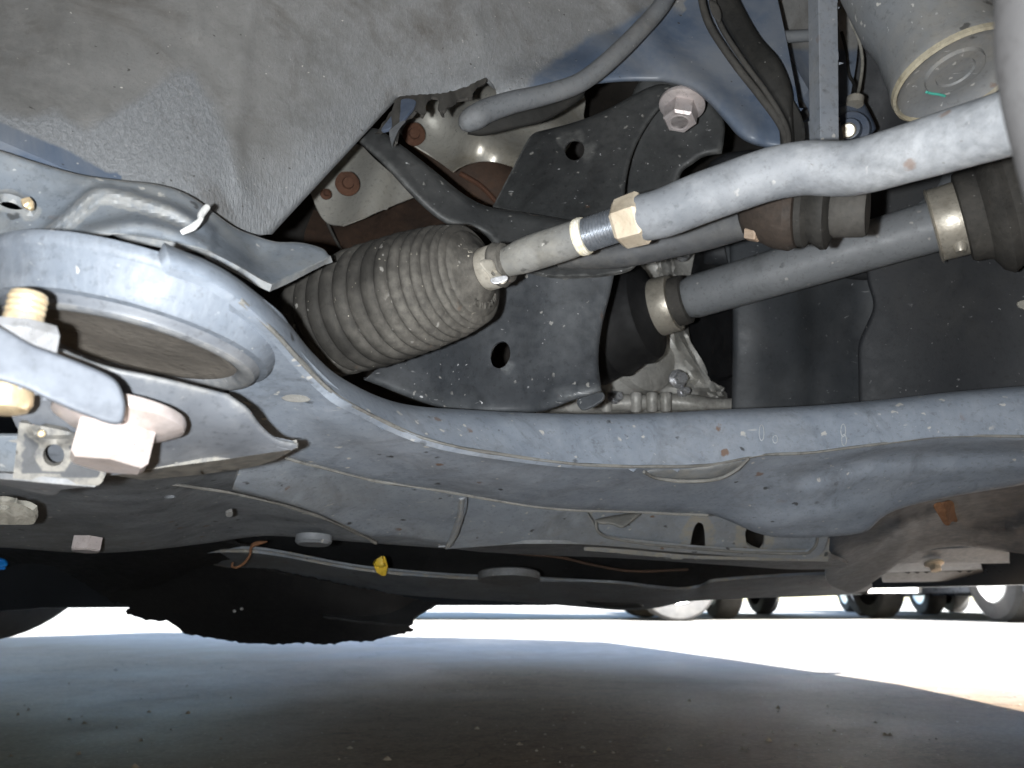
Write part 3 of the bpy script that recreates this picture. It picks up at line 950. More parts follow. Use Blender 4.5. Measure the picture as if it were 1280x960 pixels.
sh = thing('exhaust_heat_shield', 'creased shiny silver heat shield with rusty washers behind black brace', 'heat shield')
fo1 = sheet('shield_right', [[(490, 150), (520, 120), (600, 100), (720, 110), (730, 150)], [(730, 150), (700, 200), (660, 235), (640, 208)], [(640, 208), (615, 202), (590, 203), (575, 208), (566, 214)],
                       [(566, 214), (540, 195), (510, 175), (490, 150)]],
      [(490, 150, .60), (600, 100, .62), (730, 150, .62), (566, 214, .56), (640, 208, .56), (600, 150, .585)], m_foil, sh, thick=.0012, sp=6,
      disp=lambda V: .006 * np.sin((V[:, 0] + .5 * V[:, 1]) / 14) + .005 * np.sin((V[:, 0] * .6 - V[:, 1]) / 11))
fo2 = sheet('shield_left', [[(385, 235), (420, 195), (446, 180), (470, 200), (520, 244)], [(520, 244), (480, 262), (428, 282)], [(428, 282), (405, 275), (385, 235)]],
      [(385, 235, .59), (446, 180, .60), (520, 244, .58), (428, 282, .56), (450, 230, .575)], m_foil, sh, thick=.0012, sp=6,
      disp=lambda V: .007 * np.sin((V[:, 0] + .35 * V[:, 1]) / 13))
for (x, y, d, r) in ((434, 230, .553, .0088), (517, 168, .566, .0085), (407, 243, .56, .004)):
    wsh = lathe('washer', P(x, y, d), C0 - P(x, y, d) + UP * .15 + R_ * .1, [(0, 0), (0, r), (.001, r), (.0016, r * .8), (.0022, r * .5), (.0045, r * .42), (.005, 0)], m_rust, sh, seg=26, wob=.05)
tube('exhaust_pipe', [(540, 170, .66, .030), (600, 228, .645, .030), (680, 300, .64, .030)], m_rustd, sh, seg=28)
tube('pipe_seam', [(575, 217, .60, .002), (600, 232, .60, .002), (622, 254, .60, .002)], m_rust, sh, seg=8)

# ------------------------------------------------------------------ black splash shield
spl = thing('splash_shield', 'black pressed steel shield plate with two round holes behind steering rod', 'shield plate')
sheet('upper_plate', [[(842, 108), (838, 122), (815, 148), (797, 178), (787, 205), (781, 240), (781, 290)], [(781, 290), (700, 276), (616, 258)], [(616, 258), (640, 212), (660, 174), (670, 165)],
                      [(670, 165), (720, 152), (760, 136), (800, 114), (825, 105), (842, 108)]],
      [(842, 108, .505), (670, 165, .53), (616, 258, .51), (781, 290, .475), (740, 200, .505), (797, 178, .50)], m_plate2, spl, thick=.0022, sp=9, roll=(7, .004, [0, 3]),
      holes=[ell(718, 187, 12.5, 13.5)])
sheet('brace', [[(440, 170), (468, 160), (500, 180), (540, 211), (580, 243), (610, 258), (650, 265), (700, 273), (800, 292)], [(800, 292), (790, 335), (700, 345), (630, 330)],
                [(630, 330), (612, 300), (592, 288), (556, 279), (520, 250), (480, 207), (440, 170)]],
      [(440, 170, .452), (500, 180, .455), (580, 243, .46), (700, 273, .462), (800, 292, .46), (630, 330, .448), (556, 279, .447), (480, 207, .444)], m_plate2, spl, thick=.003, sp=8, roll=(9, .006, [0, 2]))
sheet('lower_plate', [[(455, 475), (500, 440), (600, 395), (640, 330), (660, 302), (800, 292)], [(800, 292), (774, 325), (762, 370), (752, 410), (748, 450), (752, 489)],
                      [(752, 489), (738, 494), (712, 502), (692, 510), (660, 516), (560, 512), (455, 475)]],
      [(455, 475, .475), (600, 395, .47), (660, 302, .462), (800, 292, .455), (752, 410, .45), (752, 489, .437), (660, 516, .445), (560, 512, .462), (690, 420, .452)],
      m_plate, spl, thick=.0024, sp=9, roll=(8, .004, [1, 2]), holes=[ell(625.5, 443.5, 12.2, 17.5, 14)],
      disp=lambda V: .0022 * np.sin((V[:, 0] - .2 * V[:, 1]) / 21) - .004 * np.exp(-((V[:, 1] - 492) / 16) ** 2) * np.clip((V[:, 0] - 640) / 60, 0, 1))
sheet('plate_tab', [(722, 498), (752, 490), (752, 500), (728, 512)], [(722, 498, .445), (752, 490, .44), (728, 512, .44)], m_plate, spl, thick=.002, sp=6)

# ------------------------------------------------------------------ gearbox and pulley
gb = thing('gearbox', 'cast aluminium gearbox housing with ribs and bolts behind drive shaft boot', 'gearbox')
sheet('casting', [[(715, 270), (885, 260)], [(885, 260), (870, 310), (860, 370), (862, 420), (878, 465), (915, 496)], [(915, 496), (935, 540)], [(935, 540), (715, 540)], [(715, 540), (715, 270)]],
      [(715, 270, .76), (930, 260, .78), (935, 540, .76), (715, 540, .75), (830, 400, .74)], m_alu, gb, thick=.012, sp=6,
      disp=add(ridge([(790, 300), (800, 340), (780, 400), (790, 470)], 9, .02), ridge([(830, 300), (836, 350), (850, 420), (880, 470), (905, 495)], 12, .025),
               ridge([(730, 478), (800, 470), (860, 480), (915, 500)], 8, .016), ridge([(812, 430), (818, 470), (820, 500)], 6, .018),
               lambda V: .003 * np.sin(V[:, 0] / 8) * np.sin(V[:, 1] / 13)))
for (x0, y0, x1, y1, d, r) in ((735, 503, 830, 503, .69, .0075), (826, 501, 915, 509, .70, .008)):
    tube('casting_rib', [(x0, y0, d, r), ((x0 + x1) / 2 + 2, (y0 + y1) / 2, d - .004, r * .94), (x1, y1, d, r)], m_alu, gb, seg=16, wob=.2)
lathe('bell_housing', P(800, 425, .715), (P(770, 435, .76) - P(860, 400, .70)), [(-.004, 0), (-.004, .046), (-.002, .050), (.006, .0505), (.008, .046), (.012, .045), (.03, .058), (.05, .070), (.056, .076), (.07, .077), (.09, .077), (.09, 0)], m_alu, gb, seg=48)
for (x, y, d, rf) in ((846, 474, .685, .0085), (852, 317, .69, .0075), (852, 490, .69, .005), (767, 497, .672, .006)):
    bp = P(x, y, d)
    bolt('casting_bolt', bp, (C0 - bp) + R_ * .35 + UP * .1, rf, .004, rf * .68, .008, m_silver, gb)
for x in (758, 795, 815, 832):
    tube('flange_boss', [(x, 492, .682, .005), (x, 500, .681, .0055), (x, 514, .682, .005)], m_alu, gb, seg=14)

pul = thing('belt_pulley', 'big black grooved pulley rim between gearbox and dark liner panel', 'pulley')
pax = (P(842, 402, .70) - P(925, 392, .70)).normalized() + F_ * -.30
prof = [(-.016, 0), (-.016, .0815)]
for i in range(5):
    q = -.015 + i * .006
    prof += [(q, .083), (q + .0022, .083), (q + .003, .0775), (q + .005, .0775)]
prof += [(.0155, .083), (.017, .080), (.017, .062), (.012, .058), (.010, .03), (.010, 0)]
lathe('pulley_rim', P(910, 395, .745), pax, prof, m_pul, pul, seg=72)

# ------------------------------------------------------------------ drive shaft
ds = thing('drive_shaft', 'grey drive shaft with black rubber boots and steel clamp bands', 'drive shaft')
A, B = P(850, 376, .592), P(1190, 276, .500)
axd = (B - A).normalized()
Lsh = (B - A).length
lathe('shaft', A, axd, [(-.01, 0), (-.01, .0135), (.004, .0135), (.006, .0150), (.012, .0166), (Lsh * .4, .0168), (Lsh * .8, .0168), (Lsh, .0172), (Lsh + .04, .0172), (Lsh + .04, 0)], m_shaft, ds, seg=48)
lathe('shaft_collar', A, axd, [(-.004, .0135), (-.004, .019), (.0015, .0195), (.005, .0188), (.006, .0155)], m_rub2, ds, seg=48)
cl_ = lathe('clamp_band', A + axd * -.019, axd, [(0, .018), (0, .0225), (.001, .023), (.0135, .0222), (.0145, .0218), (.0145, .018)], m_clamp, ds, seg=48)
lathe('inner_boot', A, axd, [(-.016, .0205), (-.021, .024), (-.027, .0385), (-.034, .0415), (-.041, .0405), (-.046, .0425), (-.055, .0470), (-.061, .0455), (-.067, .0465), (-.077, .0490), (-.085, .0475), (-.13, .0485), (-.13, 0)],
      m_pit, ds, seg=56)
c2 = lathe('clamp_band', B, axd, [(-.011, .0172), (-.011, .0232), (-.010, .0238), (.006, .0243), (.007, .0240), (.007, .018)], m_clamp, ds, seg=48)
lathe('clamp_rivet', P(1200, 307, .486), -UP, [(-.004, .004), (.002, .004), (.0045, .003), (.005, 0)], m_clamp, c2, seg=16)
for sgn in (-1, 1):
    lathe('clamp_lip', B + axd * (-.0105 if sgn < 0 else .006), axd, [(-.001, .0235), (0, .0252), (.001, .0235)], m_clamp, c2, seg=48)
lathe('outer_boot', B, axd, [(.004, .019), (.006, .0285), (.0085, .0300), (.013, .0300), (.017, .0315), (.021, .0395), (.026, .0430), (.031, .0400), (.035, .0415), (.042, .0500), (.048, .0530), (.052, .050), (.058, .053), (.064, .0605),
                             (.070, .0630), (.11, .0655), (.11, 0)], m_rub2, ds, seg=56)
lk = tube('stabiliser_link', [(1196, 195, .58, .007), (1190, 222, .575, .0072), (1181, 242, .568, .0075), (1160, 262, .56, .008)], m_shaft, None, seg=16, flat=.5)
tag(lk, 'curved flat grey link rising behind drive shaft clamp', 'link')

# ------------------------------------------------------------------ lower ball-joint link behind the tie rod
bj = thing('ball_joint_arm', 'dark steel arm with rusty ball joint and rubber boots below tie rod', 'steel arm')
tube('arm_bar', [(700, 322, .425, .0062), (770, 318, .412, .0075), (850, 300, .40, .0085), (910, 282, .388, .0092), (950, 268, .378, .0098), (975, 262, .372, .0100)], m_tab, bj, seg=24, wob=.03)
a1, b1 = P(952, 268, .372), P(1075, 264, .350)
axj = (b1 - a1).normalized()
Lj = (b1 - a1).length
lathe('ball_socket', a1, axj, [(-.012, 0), (-.008, .009), (.000, .0135), (.006, .0165), (.013, .0178), (.0165, .0160), (.018, .012), (.018, 0)], m_joint, bj, seg=36, wob=.04)
lathe('joint_boot', a1 + axj * .0165, axj, [(0, .012), (.001, .0158), (.004, .0162), (.006, .0135), (.008, .0150), (.011, .0172), (.0135, .0172), (.0155, .013), (.0155, 0)], m_rub, bj, seg=36)
lathe('joint_cap', a1 + axj * .0315, axj, [(0, 0), (0, .0105), (.002, .0118), (.014, .0118), (.0155, .011), (.0155, 0)], m_rub2, bj, seg=36)
lathe('plastic_tip', P(1075, 262, .348), axj, [(-.003, 0), (-.003, .005), (.0008, .0048), (.0012, 0)], M('pink_plastic', (.6, .22, .18), (.65, .28, .22), .5, 0, 40, .05), bj, seg=20)
nb = P(936, 290, .372)
hexhead('rusty_nut', nb, P(954, 293, .366) - nb, .0042, .006, M('nut_rust', (.3, .2, .13), (.45, .36, .28), .6, 0, 90, .1), bj)
sheet('joint_bracket', [(925, 285), (950, 262), (990, 258), (998, 285), (985, 306), (968, 303), (950, 290)], [(925, 285, .384), (990, 258, .372), (985, 306, .365), (950, 290, .374)], m_joint, bj, thick=.006, sp=6, roll=(8, .006))

# ------------------------------------------------------------------ steering boot (bellows)
bo = thing('steering_boot', 'dusty ribbed rubber steering rack boot with steel clamp', 'rubber boot')
e0, e1 = P(388, 408, .415), P(628, 330, .352)
axb = (e1 - e0).normalized()
Lb = (e1 - e0).length
px = lambda t: 0


def R_at(t):      # crest radius along the boot, t metres before the small end
    return np.interp(t, [0, .006, .012, .03, .05, .08, .11, .14], [.0095, .0135, .0225, .0275, .0300, .0318, .0308, .029])


prof = [(Lb - .0005, 0.004), (Lb, .0078), (Lb - .0100, .0082), (Lb - .0103, .0108), (Lb - .0116, .0114), (Lb - .0119, .0128), (Lb - .0132, .0136), (Lb - .0150, .0186), (Lb - .0155, .0202), (Lb - .0166, .0207)]
t = .0166
steps = [.0036, .0040, .0044, .0052, .0058, .0066, .0074, .0080, .0084, .0088, .009, .009, .009, .009]
for i, st in enumerate(steps):
    if t + st > Lb:
        break
    cr = R_at(t + st * .5)
    dp = .0056 if i < 3 else (.0052 if i < 6 else .0044)
    for q in range(9):
        an = math.pi * q / 8
        prof.append((Lb - t - st * .5 * (1 - math.cos(an) * .98), cr - dp + dp * math.sin(an) ** .55))
    t += st
prof += [(Lb - t - .002, .026), (Lb - t - .01, .024), (0, .022), (0, 0)]
bel = lathe('bellows', e0, axb, prof, m_boot, bo, seg=80, wob=.0, angle=62)
# clamp on the small end
cs = e1 - axb * .0095
clp = lathe('boot_clamp', cs, axb, [(0, .0081), (0, .0098), (.001, .0102), (.0055, .0102), (.0065, .0098), (.0065, .0081)], m_clamp, bo, seg=40)
lathe('boot_lip', e1 - axb * .003, axb, [(0, .0078), (0, .0100), (.0015, .0106), (.003, .0098), (.0055, .0092), (.0062, .0070)], m_boot, bo, seg=40)
for yy, ln in ((341, .0), (351, .0)):
    pass
sheet('clamp_ear', [(599, 327), (606, 324), (616, 326), (622, 340), (634, 349), (629, 355), (617, 352), (608, 341), (600, 331)], [(599, 327, .3405), (616, 326, .3425), (634, 349, .3385), (617, 352, .338)], m_clamp, clp, thick=.0015, sp=4, roll=(3, .0008), holes=[ell(618, 341, 4, 4)])
sheet('clamp_tongue', [(613, 348), (632, 344), (634, 350), (618, 355)], [(613, 348, .3372), (632, 344, .3372), (618, 355, .3368)], m_silver, clp, thick=.001, sp=4)
# moulded lettering on the end face of the boot
u_b = axb.cross(UP).normalized()
v_b = axb.cross(u_b)
word = 'KPEZNK'
for i, ch in enumerate(word):
    cu = bpy.data.curves.new('letter', 'FONT')
    cu.body = ch
    cu.size = .0046
    cu.extrude = .0005
    cu.align_x = 'CENTER'
    cu.align_y = 'CENTER'
    tmp = bpy.data.objects.new('tmp', cu)
    col.objects.link(tmp)
    me = bpy.data.meshes.new_from_object(tmp)
    bpy.data.objects.remove(tmp)
    # angle around the boot: screen lower part of the end face
    down = (-U_ - axb * (-U_).dot(axb)).normalized()
    side = axb.cross(down).normalized()
    if side.dot(R_) < 0:
        side = -side
    an = math.radians(-20 + i * 13.5)
    rad = (down * math.cos(an) + side * math.sin(an)).normalized()
    tang = (-down * math.sin(an) + side * math.cos(an)).normalized()
    s_ = Lb - .0139
    ctr_ = e0 + axb * (s_ + .0001) + rad * .0164
    nrm = (axb * .975 + rad * .22).normalized()
    upv = (-rad + nrm * rad.dot(nrm)).normalized()
    rt = upv.cross(nrm).normalized()
    mt = Matrix((rt, upv, nrm)).transposed().to_4x4()
    mt.translation = ctr_
    me.transform(mt)
    me.materials.clear()
    me.materials.append(m_boot)
    link(bpy.data.objects.new('letter', me), bel)

# ------------------------------------------------------------------ tie rod
tr = thing('tie_rod', 'grey steel steering tie rod with tan hexagon lock nut', 'tie rod')
tube('inner_rod', [(606, 337, .357, .0062), (636, 327, .350, .0068), (652, 321, .3465, .0078), (675, 313, .342, .0081), (700, 305, .337, .0080), (724, 296.5, .3325, .0078), (729, 294.5, .3315, .0074)], m_rod, tr, seg=32, sub=6)
n0, n1_ = P(727, 296, .3318), P(772, 281, .3238)
axn = (n1_ - n0).normalized()
Ln = (n1_ - n0).length
bnd = lathe('paint_band', n0 - axn * .0018, axn, [(0, .006), (0, .0080), (.0008, .0083), (.0012, .0080), (.0016, .0084), (.0024, .0084), (.0028, .0080), (.0032, .0083), (.0040, .0080), (.004, .006)],
            M('white_gold_paint', (.72, .62, .38), (.85, .83, .78), .5, .1, 160, .06), tr, seg=36)
prof = [(.001, 0), (.001, .0066)]
s = .0022
while s < Ln + .004:
    prof += [(s, .0066), (s + .0004, .0074), (s + .0007, .0074), (s + .0011, .0066)]
    s += .0014
prof += [(s, .0066), (s, 0)]
lathe('thread', n0, axn, prof, m_thread, tr, seg=36, angle=80)
na, nb_ = P(772, 281.5, .3232), P(806, 271, .3172)
hx = lathe('lock_nut', na, (nb_ - na), [(0, 0), (0, .0092), (.0015, .0106), ((nb_ - na).length * .88, .0112), ((nb_ - na).length, .0102), ((nb_ - na).length, 0)], m_nut, tr, seg=6, angle=20)
TP = [(800, 273, .3185, .0096), (830, 266, .313, .0100), (870, 250, .308, .0102), (910, 235.5, .304, .0102), (955, 220, .299, .0102), (985, 213, .296, .0102), (1012, 210, .293, .0102), (1040, 211, .290, .0102),
      (1065, 210, .286, .0102), (1092, 204, .281, .0103), (1130, 193, .273, .0103), (1180, 178, .263, .0105), (1230, 163, .252, .0105), (1290, 145, .238, .0106), (1360, 124, .224, .0106)]
tube('outer_tube', TP, m_tube, tr, seg=40, sub=6, wob=.004)

# ------------------------------------------------------------------ control arm
arm = thing('control_arm', 'long curved grey stamped steel lower control arm with round bushing eye', 'control arm')
seam = [(1520, 548), (1320, 546), (1190, 545), (1120, 552), (1020, 565), (960, 568), (935, 572), (880, 582), (800, 583), (720, 580), (640, 570), (560, 556), (500, 536), (440, 506), (415, 490), (380, 456), (340, 412), (300, 376), (262, 352), (215, 335)]
WALLC = [(215, 306, .216), (255, 325, .222), (300, 350, .231), (350, 392, .252), (390, 440, .284), (430, 474, .312), (500, 504, .352), (600, 513, .385), (700, 517, .405), (900, 512, .432), (1100, 500, .432), (1320, 480, .412), (1520, 470, .385), (1520, 548, .372),
         (215, 335, .214), (262, 352, .221), (300, 376, .229), (340, 412, .245), (380, 456, .272), (440, 506, .302), (560, 556, .348), (720, 580, .386), (880, 582, .414), (1120, 552, .418), (1320, 546, .398)]
wl = sheet('front_wall', [[(205, 303), (225, 312), (262, 327), (300, 350), (350, 392), (390, 440), (430, 474), (500, 504), (600, 513), (700, 517), (800, 517), (900, 512), (1000, 508), (1100, 500), (1200, 489), (1320, 480), (1520, 470)],
                    [(1520, 470), (1520, 548)], seam, [(215, 335), (205, 303)]],
      WALLC, m_arm, arm, thick=.0035, sp=9, roll=(20, .011, [0]), bevel=.0012,
      disp=lambda V: .0010 * np.sin(V[:, 0] / 57) * np.sin(V[:, 1] / 30))
LOWC = [(x, y, TPS(WALLC)(np.array([(x, y)]))[0] + .003) for x, y in seam[:-2]]
lw = sheet('lower_shell', [[(286, 372), (300, 377), (340, 413), (380, 457), (415, 491), (440, 507), (500, 537), (560, 557), (640, 571), (720, 581), (800, 584), (880, 583), (935, 573), (960, 569), (1020, 566), (1120, 553), (1190, 546), (1320, 547), (1520, 549)],
                     [(1520, 549), (1520, 575)], [(1520, 575), (1320, 597), (1280, 606), (1200, 619), (1150, 629), (1115, 640), (1097, 652), (1084, 664), (1062, 669)], [(1062, 669), (1020, 672), (975, 672), (945, 666), (915, 653), (890, 643)],
                     [(890, 643), (790, 639), (680, 634), (560, 614), (470, 600), (400, 583), (340, 566), (286, 545)], [(286, 545), (286, 372)]],
      LOWC + [(286, 545, .33), (340, 566, .345), (470, 600, .40), (560, 614, .425), (680, 634, .455), (790, 639, .475), (890, 643, .485), (960, 670, .495), (1070, 668, .495), (1150, 629, .475), (1320, 595, .45), (365, 498, .305)],
      m_arm, arm, thick=.0035, sp=10, holes=[ell(370, 498, 17, 4.5, 3)], roll=(9, .004, [2, 3, 4]), bevel=.001,
      disp=add(ridge([(400, 520), (480, 560), (560, 590), (700, 610)], 22, .004), ridge([(1000, 600), (1100, 575), (1300, 565)], 16, -.006), ridge([(950, 655), (1020, 645), (1090, 632)], 14, .003)))


def dwall(x, y):
    return float(TPS(WALLC)(np.array([(x, y)]))[0])


tube('weld_seam', [(x, y, dwall(x, y) + .0006, .0008) for x, y in seam[:-2]], m_bead, arm, seg=8, wob=.5, sub=6)
lowtps = TPS(LOWC + [(286, 545, .33), (340, 566, .345), (470, 600, .40), (560, 614, .425), (680, 634, .455), (790, 639, .475), (890, 643, .485), (960, 670, .495)])
bl = [(346, 568), (400, 583), (470, 600), (560, 614), (680, 634), (790, 639), (885, 643)]
tube('edge_seam', [(x, y + 1, float(lowtps(np.array([(x, y)]))[0]) + .003, .0008) for x, y in bl], m_bead, arm, seg=8, wob=.6, sub=6)
hp = sheet('drain_plug', [(805, 590), (830, 584), (880, 582), (935, 572), (930, 581), (915, 591), (895, 598), (860, 601), (825, 599)],
      [(805, 590, .41), (880, 582, .412), (935, 572, .42), (895, 598, .426), (860, 601, .426), (825, 599, .424)], m_flange, arm, thick=.002, sp=6, roll=(7, .004))
tube('plug_rim', [(805, 590, .4085, .0009), (822, 598, .421, .001), (860, 602, .424, .001), (897, 599, .424, .001), (920, 588, .419, .001), (936, 573, .416, .0009)], m_bead, arm, seg=8, wob=.4)
hole_d = float(lowtps(np.array([(370, 498)]))[0])
sheet('hole_plug', ell(370, 498, 19, 5.5, 3), [(351, 498, hole_d + .003), (389, 498, hole_d + .003), (370, 504, hole_d + .004)], m_bead, arm, thick=.002, sp=5)
# chalk loops on the front wall
for cx, cy, hh_ in ((952, 541, 10), (1054, 538, 8), (1055, 550, 7), (969, 549, 5)):
    pts = []
    for k in range(9):
        a = 2 * math.pi * k / 8
        x, y = cx + 3.0 * math.sin(a), cy + hh_ * math.cos(a)
        pts.append((x, y, dwall(x, y) - .0004, .00028))
    tube('chalk_loop', pts, m_chalk, wl, seg=6, sub=4)

# bushing eye
axr = Vector((.15, .03, 1)).normalized()
eye = P(166, 444, .262)
hs = lathe('bushing_eye', eye, axr, [(.004, .0415), (.0045, .0440), (.006, .0450), (.009, .0458), (.0125, .0468), (.015, .0480), (.016, .0485), (.017, .0490), (.0185, .0491), (.0205, .0486), (.021, .047), (.021, 0)], m_arm_dim, arm, seg=80, wob=.004)
lathe('eye_lip', eye, axr, [(.0155, .0484), (.0165, .0492), (.0185, .0495), (.0204, .0488)], m_arm_dim, hs, seg=80, wob=.006)
bs_ = lathe('bushing_sleeve', eye, axr, [(.012, .0330), (.003, .0336), (.0012, .0350), (.0002, .0375), (.0006, .0394), (.0012, .0402), (.0022, .0404), (.0030, .0412), (.0050, .0418), (.0075, .0430)], m_wing, arm, seg=80)
lathe('bushing_rubber', eye, axr, [(.0035, .0338), (.0028, .032), (.0036, .029), (.0046, .020), (.0040, .012), (.004, 0)], m_bush, bs_, seg=64, wob=.01)

# ------------------------------------------------------------------ bushing bracket (near left)
bb = thing('bushing_bracket', 'pale grey winged bushing bracket with strap arm and large bright bolts', 'bracket')
sheet('wing_plate', [[(30, 420), (65, 432), (130, 456), (200, 471), (285, 492)], [(285, 492), (310, 510), (325, 530), (345, 547), (373, 554)], [(373, 554), (368, 561), (330, 567), (270, 576), (200, 586), (150, 593), (100, 598)],
                     [(100, 598), (40, 560), (10, 500), (30, 420)]],
      [(30, 420, .205), (65, 432, .209), (130, 456, .219), (200, 471, .228), (285, 492, .243), (373, 554, .268), (270, 576, .272), (150, 593, .262), (100, 598, .255), (200, 525, .238), (290, 535, .25), (100, 500, .225)],
      m_wing, bb, thick=.003, sp=8, roll=(7, .003, [0, 1]), bevel=.001)
sheet('wing_underside', [[(140, 594), (200, 585), (290, 573), (372, 560)], [(372, 560), (330, 580), (260, 592), (180, 600)], [(180, 600), (140, 594)]],
      [(140, 594, .262), (372, 560, .272), (260, 592, .295), (180, 600, .285)], m_tab, bb, thick=.003, sp=7)
sheet('strap_arm', [[(-60, 376), (0, 407), (40, 430), (66, 440), (110, 457), (138, 470), (151, 484), (157, 505), (156, 520)], [(156, 520), (153, 528), (145, 531), (130, 528), (100, 517), (60, 500), (20, 482), (-60, 462)], [(-60, 462), (-60, 376)]],
      [(-60, 376, .176), (0, 407, .181), (66, 440, .187), (151, 484, .196), (145, 531, .194), (60, 500, .184), (-60, 462, .172)], m_strap, bb, thick=.006, sp=8, roll=(5, .0022), bevel=.0012)
sd = UP * -1 + R_ * .06
lathe('stud', P(23, 426, .192), UP + R_ * .05, [(.0, 0), (.0, .0046), (.0062, .0046)] + [(.0062 + .0008 * q, .0046 - .0003 * (q % 2)) for q in range(1, 8)] + [(.0124, .0042), (.0130, .0034), (.0130, 0)], m_gold, bb, seg=30)
nutp = P(26, 452, .192)
hexhead('stud_nut', nutp, UP + R_ * .05 + F_ * -.05, .0085, .0096, m_silver, bb, ch=.25)
lathe('gold_bolt', P(6, 484, .200), sd, [(0, 0), (0, .0068), (.0045, .0068), (.0062, .0058), (.0068, .0040), (.0068, 0)], m_gold, bb, seg=30)
fb = P(153, 513, .222)
fbx = bolt('flange_bolt', fb, Vector((-.07, -.10, -1)), .0178, .0060, .0112, .0118, m_pink, bb)
tabp = sheet('tab_plate', [[(24, 528), (50, 532), (98, 542), (134, 549)], [(134, 549), (134, 585), (128, 602)], [(128, 602), (118, 607), (70, 603), (16, 598)], [(16, 598), (24, 528)]],
      [(24, 528, .224), (134, 549, .232), (128, 602, .235), (16, 598, .226)], m_tab, bb, thick=.0035, sp=6, holes=[ell(67, 569, 13.5, 14)], bevel=.001,
      disp=ridge([(40, 538), (60, 552), (95, 548), (110, 540)], 8, .003))
sheet('tab_lip', [[(-40, 596), (16, 600), (70, 605), (120, 609)], [(120, 609), (80, 612), (72, 616), (66, 619), (40, 615), (0, 606), (-40, 602)], [(-40, 602), (-40, 596)]],
      [(-40, 596, .23), (120, 609, .236), (66, 619, .250), (-40, 602, .24)], m_wing, bb, thick=.002, sp=5)
lathe('tab_rivet', P(52, 542, .2235), C0 - P(52, 542, .2235), [(0, 0), (0, .0011), (.0006, .0009), (.001, 0)], m_gold, tabp, seg=12)
sheet('side_strip', [[(-40, 545), (22, 545)], [(22, 545), (18, 600)], [(18, 600), (-40, 594)], [(-40, 594), (-40, 545)]], [(-40, 545, .25), (22, 545, .255), (-40, 594, .255)], m_flange, bb, thick=.002, sp=7)

# ------------------------------------------------------------------ subframe
sf = thing('subframe', 'grey subframe crossmember with rounded slots below the control arm', 'subframe')
SFL = [(-420, 545, .40), (-420, 680, .58), (-60, 560, .40), (130, 585, .40), (345, 560, .45), (560, 610, .54), (574, 655, .60), (560, 686, .63), (400, 673, .62), (260, 678, .62), (100, 690, .58), (-60, 680, .55), (200, 640, .50), (400, 630, .53)]
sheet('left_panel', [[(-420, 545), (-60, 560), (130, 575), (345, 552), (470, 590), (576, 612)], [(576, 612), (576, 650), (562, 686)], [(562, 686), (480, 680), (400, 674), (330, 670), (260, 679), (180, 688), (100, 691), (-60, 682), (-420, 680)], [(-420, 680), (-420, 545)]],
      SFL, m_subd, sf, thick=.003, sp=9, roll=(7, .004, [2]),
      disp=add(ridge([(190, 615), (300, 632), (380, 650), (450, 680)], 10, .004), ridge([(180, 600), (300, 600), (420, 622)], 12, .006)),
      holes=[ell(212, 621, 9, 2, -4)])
tube('panel_seam', [(205, 604, .452, .0012), (280, 615, .472, .0009), (340, 628, .495, .0009), (400, 646, .53, .0009), (440, 664, .565, .0009), (470, 678, .60, .0012)], m_bead, sf, seg=8, wob=.7)
sheet('mid_skin', [[(300, 585), (345, 556), (470, 590), (560, 610), (584, 616)], [(584, 616), (582, 640), (566, 682)], [(566, 682), (500, 672), (455, 668), (400, 643), (340, 624), (290, 612)], [(290, 612), (300, 585)]],
      [(x, y, d - .022) for x, y, d in ((345, 556, .45), (560, 610, .535), (584, 616, .55), (566, 682, .615), (455, 668, .585), (340, 624, .49), (290, 612, .47))], m_sub, sf, thick=.003, sp=9, roll=(6, .003, [2]))
tube('seam_flange', [(577, 622, .532, .002), (575, 645, .552, .0024), (568, 668, .575, .0026), (560, 682, .59, .002)], m_sub, sf, seg=10, wob=.3)
HA = resample(catmull([(744, 634), (870, 640), (960, 660), (1021, 664), (1021, 676), (1016, 686), (1005, 691), (960, 690), (900, 687), (860, 684), (800, 678), (764, 673), (750, 667), (743, 655)], 6, closed=True), 4)
sheet('slot_panel', [[(562, 612), (680, 626), (790, 630), (890, 632), (960, 655), (1040, 655)], [(1040, 655), (1032, 685), (1022, 696), (1005, 700)], [(1005, 700), (930, 696), (860, 691), (800, 686), (740, 681), (650, 681), (556, 687)], [(556, 687), (572, 655), (562, 612)]],
      [(562, 612, .55), (790, 630, .58), (1040, 655, .60), (1005, 700, .635), (860, 691, .63), (740, 681, .62), (556, 687, .62)], m_sub, sf, thick=.003, sp=8, holes=[HA], bevel=.0008,
      disp=add(ridge([(690, 636), (716, 655), (724, 672), (726, 690)], 6, .003)))
rimp = [(745, 650, .598), (746, 662, .60), (755, 670, .605), (770, 674, .61), (800, 679, .613), (860, 685, .617), (930, 690, .619), (1000, 692, .618), (1014, 688, .615), (1021, 678, .61), (1022, 664, .60)]
tube('slot_rim', [(x, y, d - .001, .0011) for x, y, d in rimp], m_bead, sf, seg=8, wob=.4)
sheet('slot_back', [[(730, 622), (1040, 640)], [(1040, 640), (1035, 702)], [(1035, 702), (860, 698), (730, 688)], [(730, 688), (730, 622)]],
      [(730, 622, .60), (1040, 640, .62), (1035, 702, .655), (860, 698, .652), (730, 688, .642)], m_sub, sf, thick=.003, sp=8,
      holes=[[(862, 685), (866, 664), (869, 656), (874, 652), (879, 656), (881, 666), (882, 687)], [(933, 680), (931, 666), (935, 657), (945, 660), (956, 668), (955, 682), (950, 689), (940, 685)]])
sheet('slot_tab', [(748, 648), (800, 640), (795, 648), (778, 660), (765, 656), (750, 655)], [(748, 648, .595), (800, 640, .60), (778, 660, .585)], m_bead, sf, thick=.003, sp=5, roll=(4, .004))
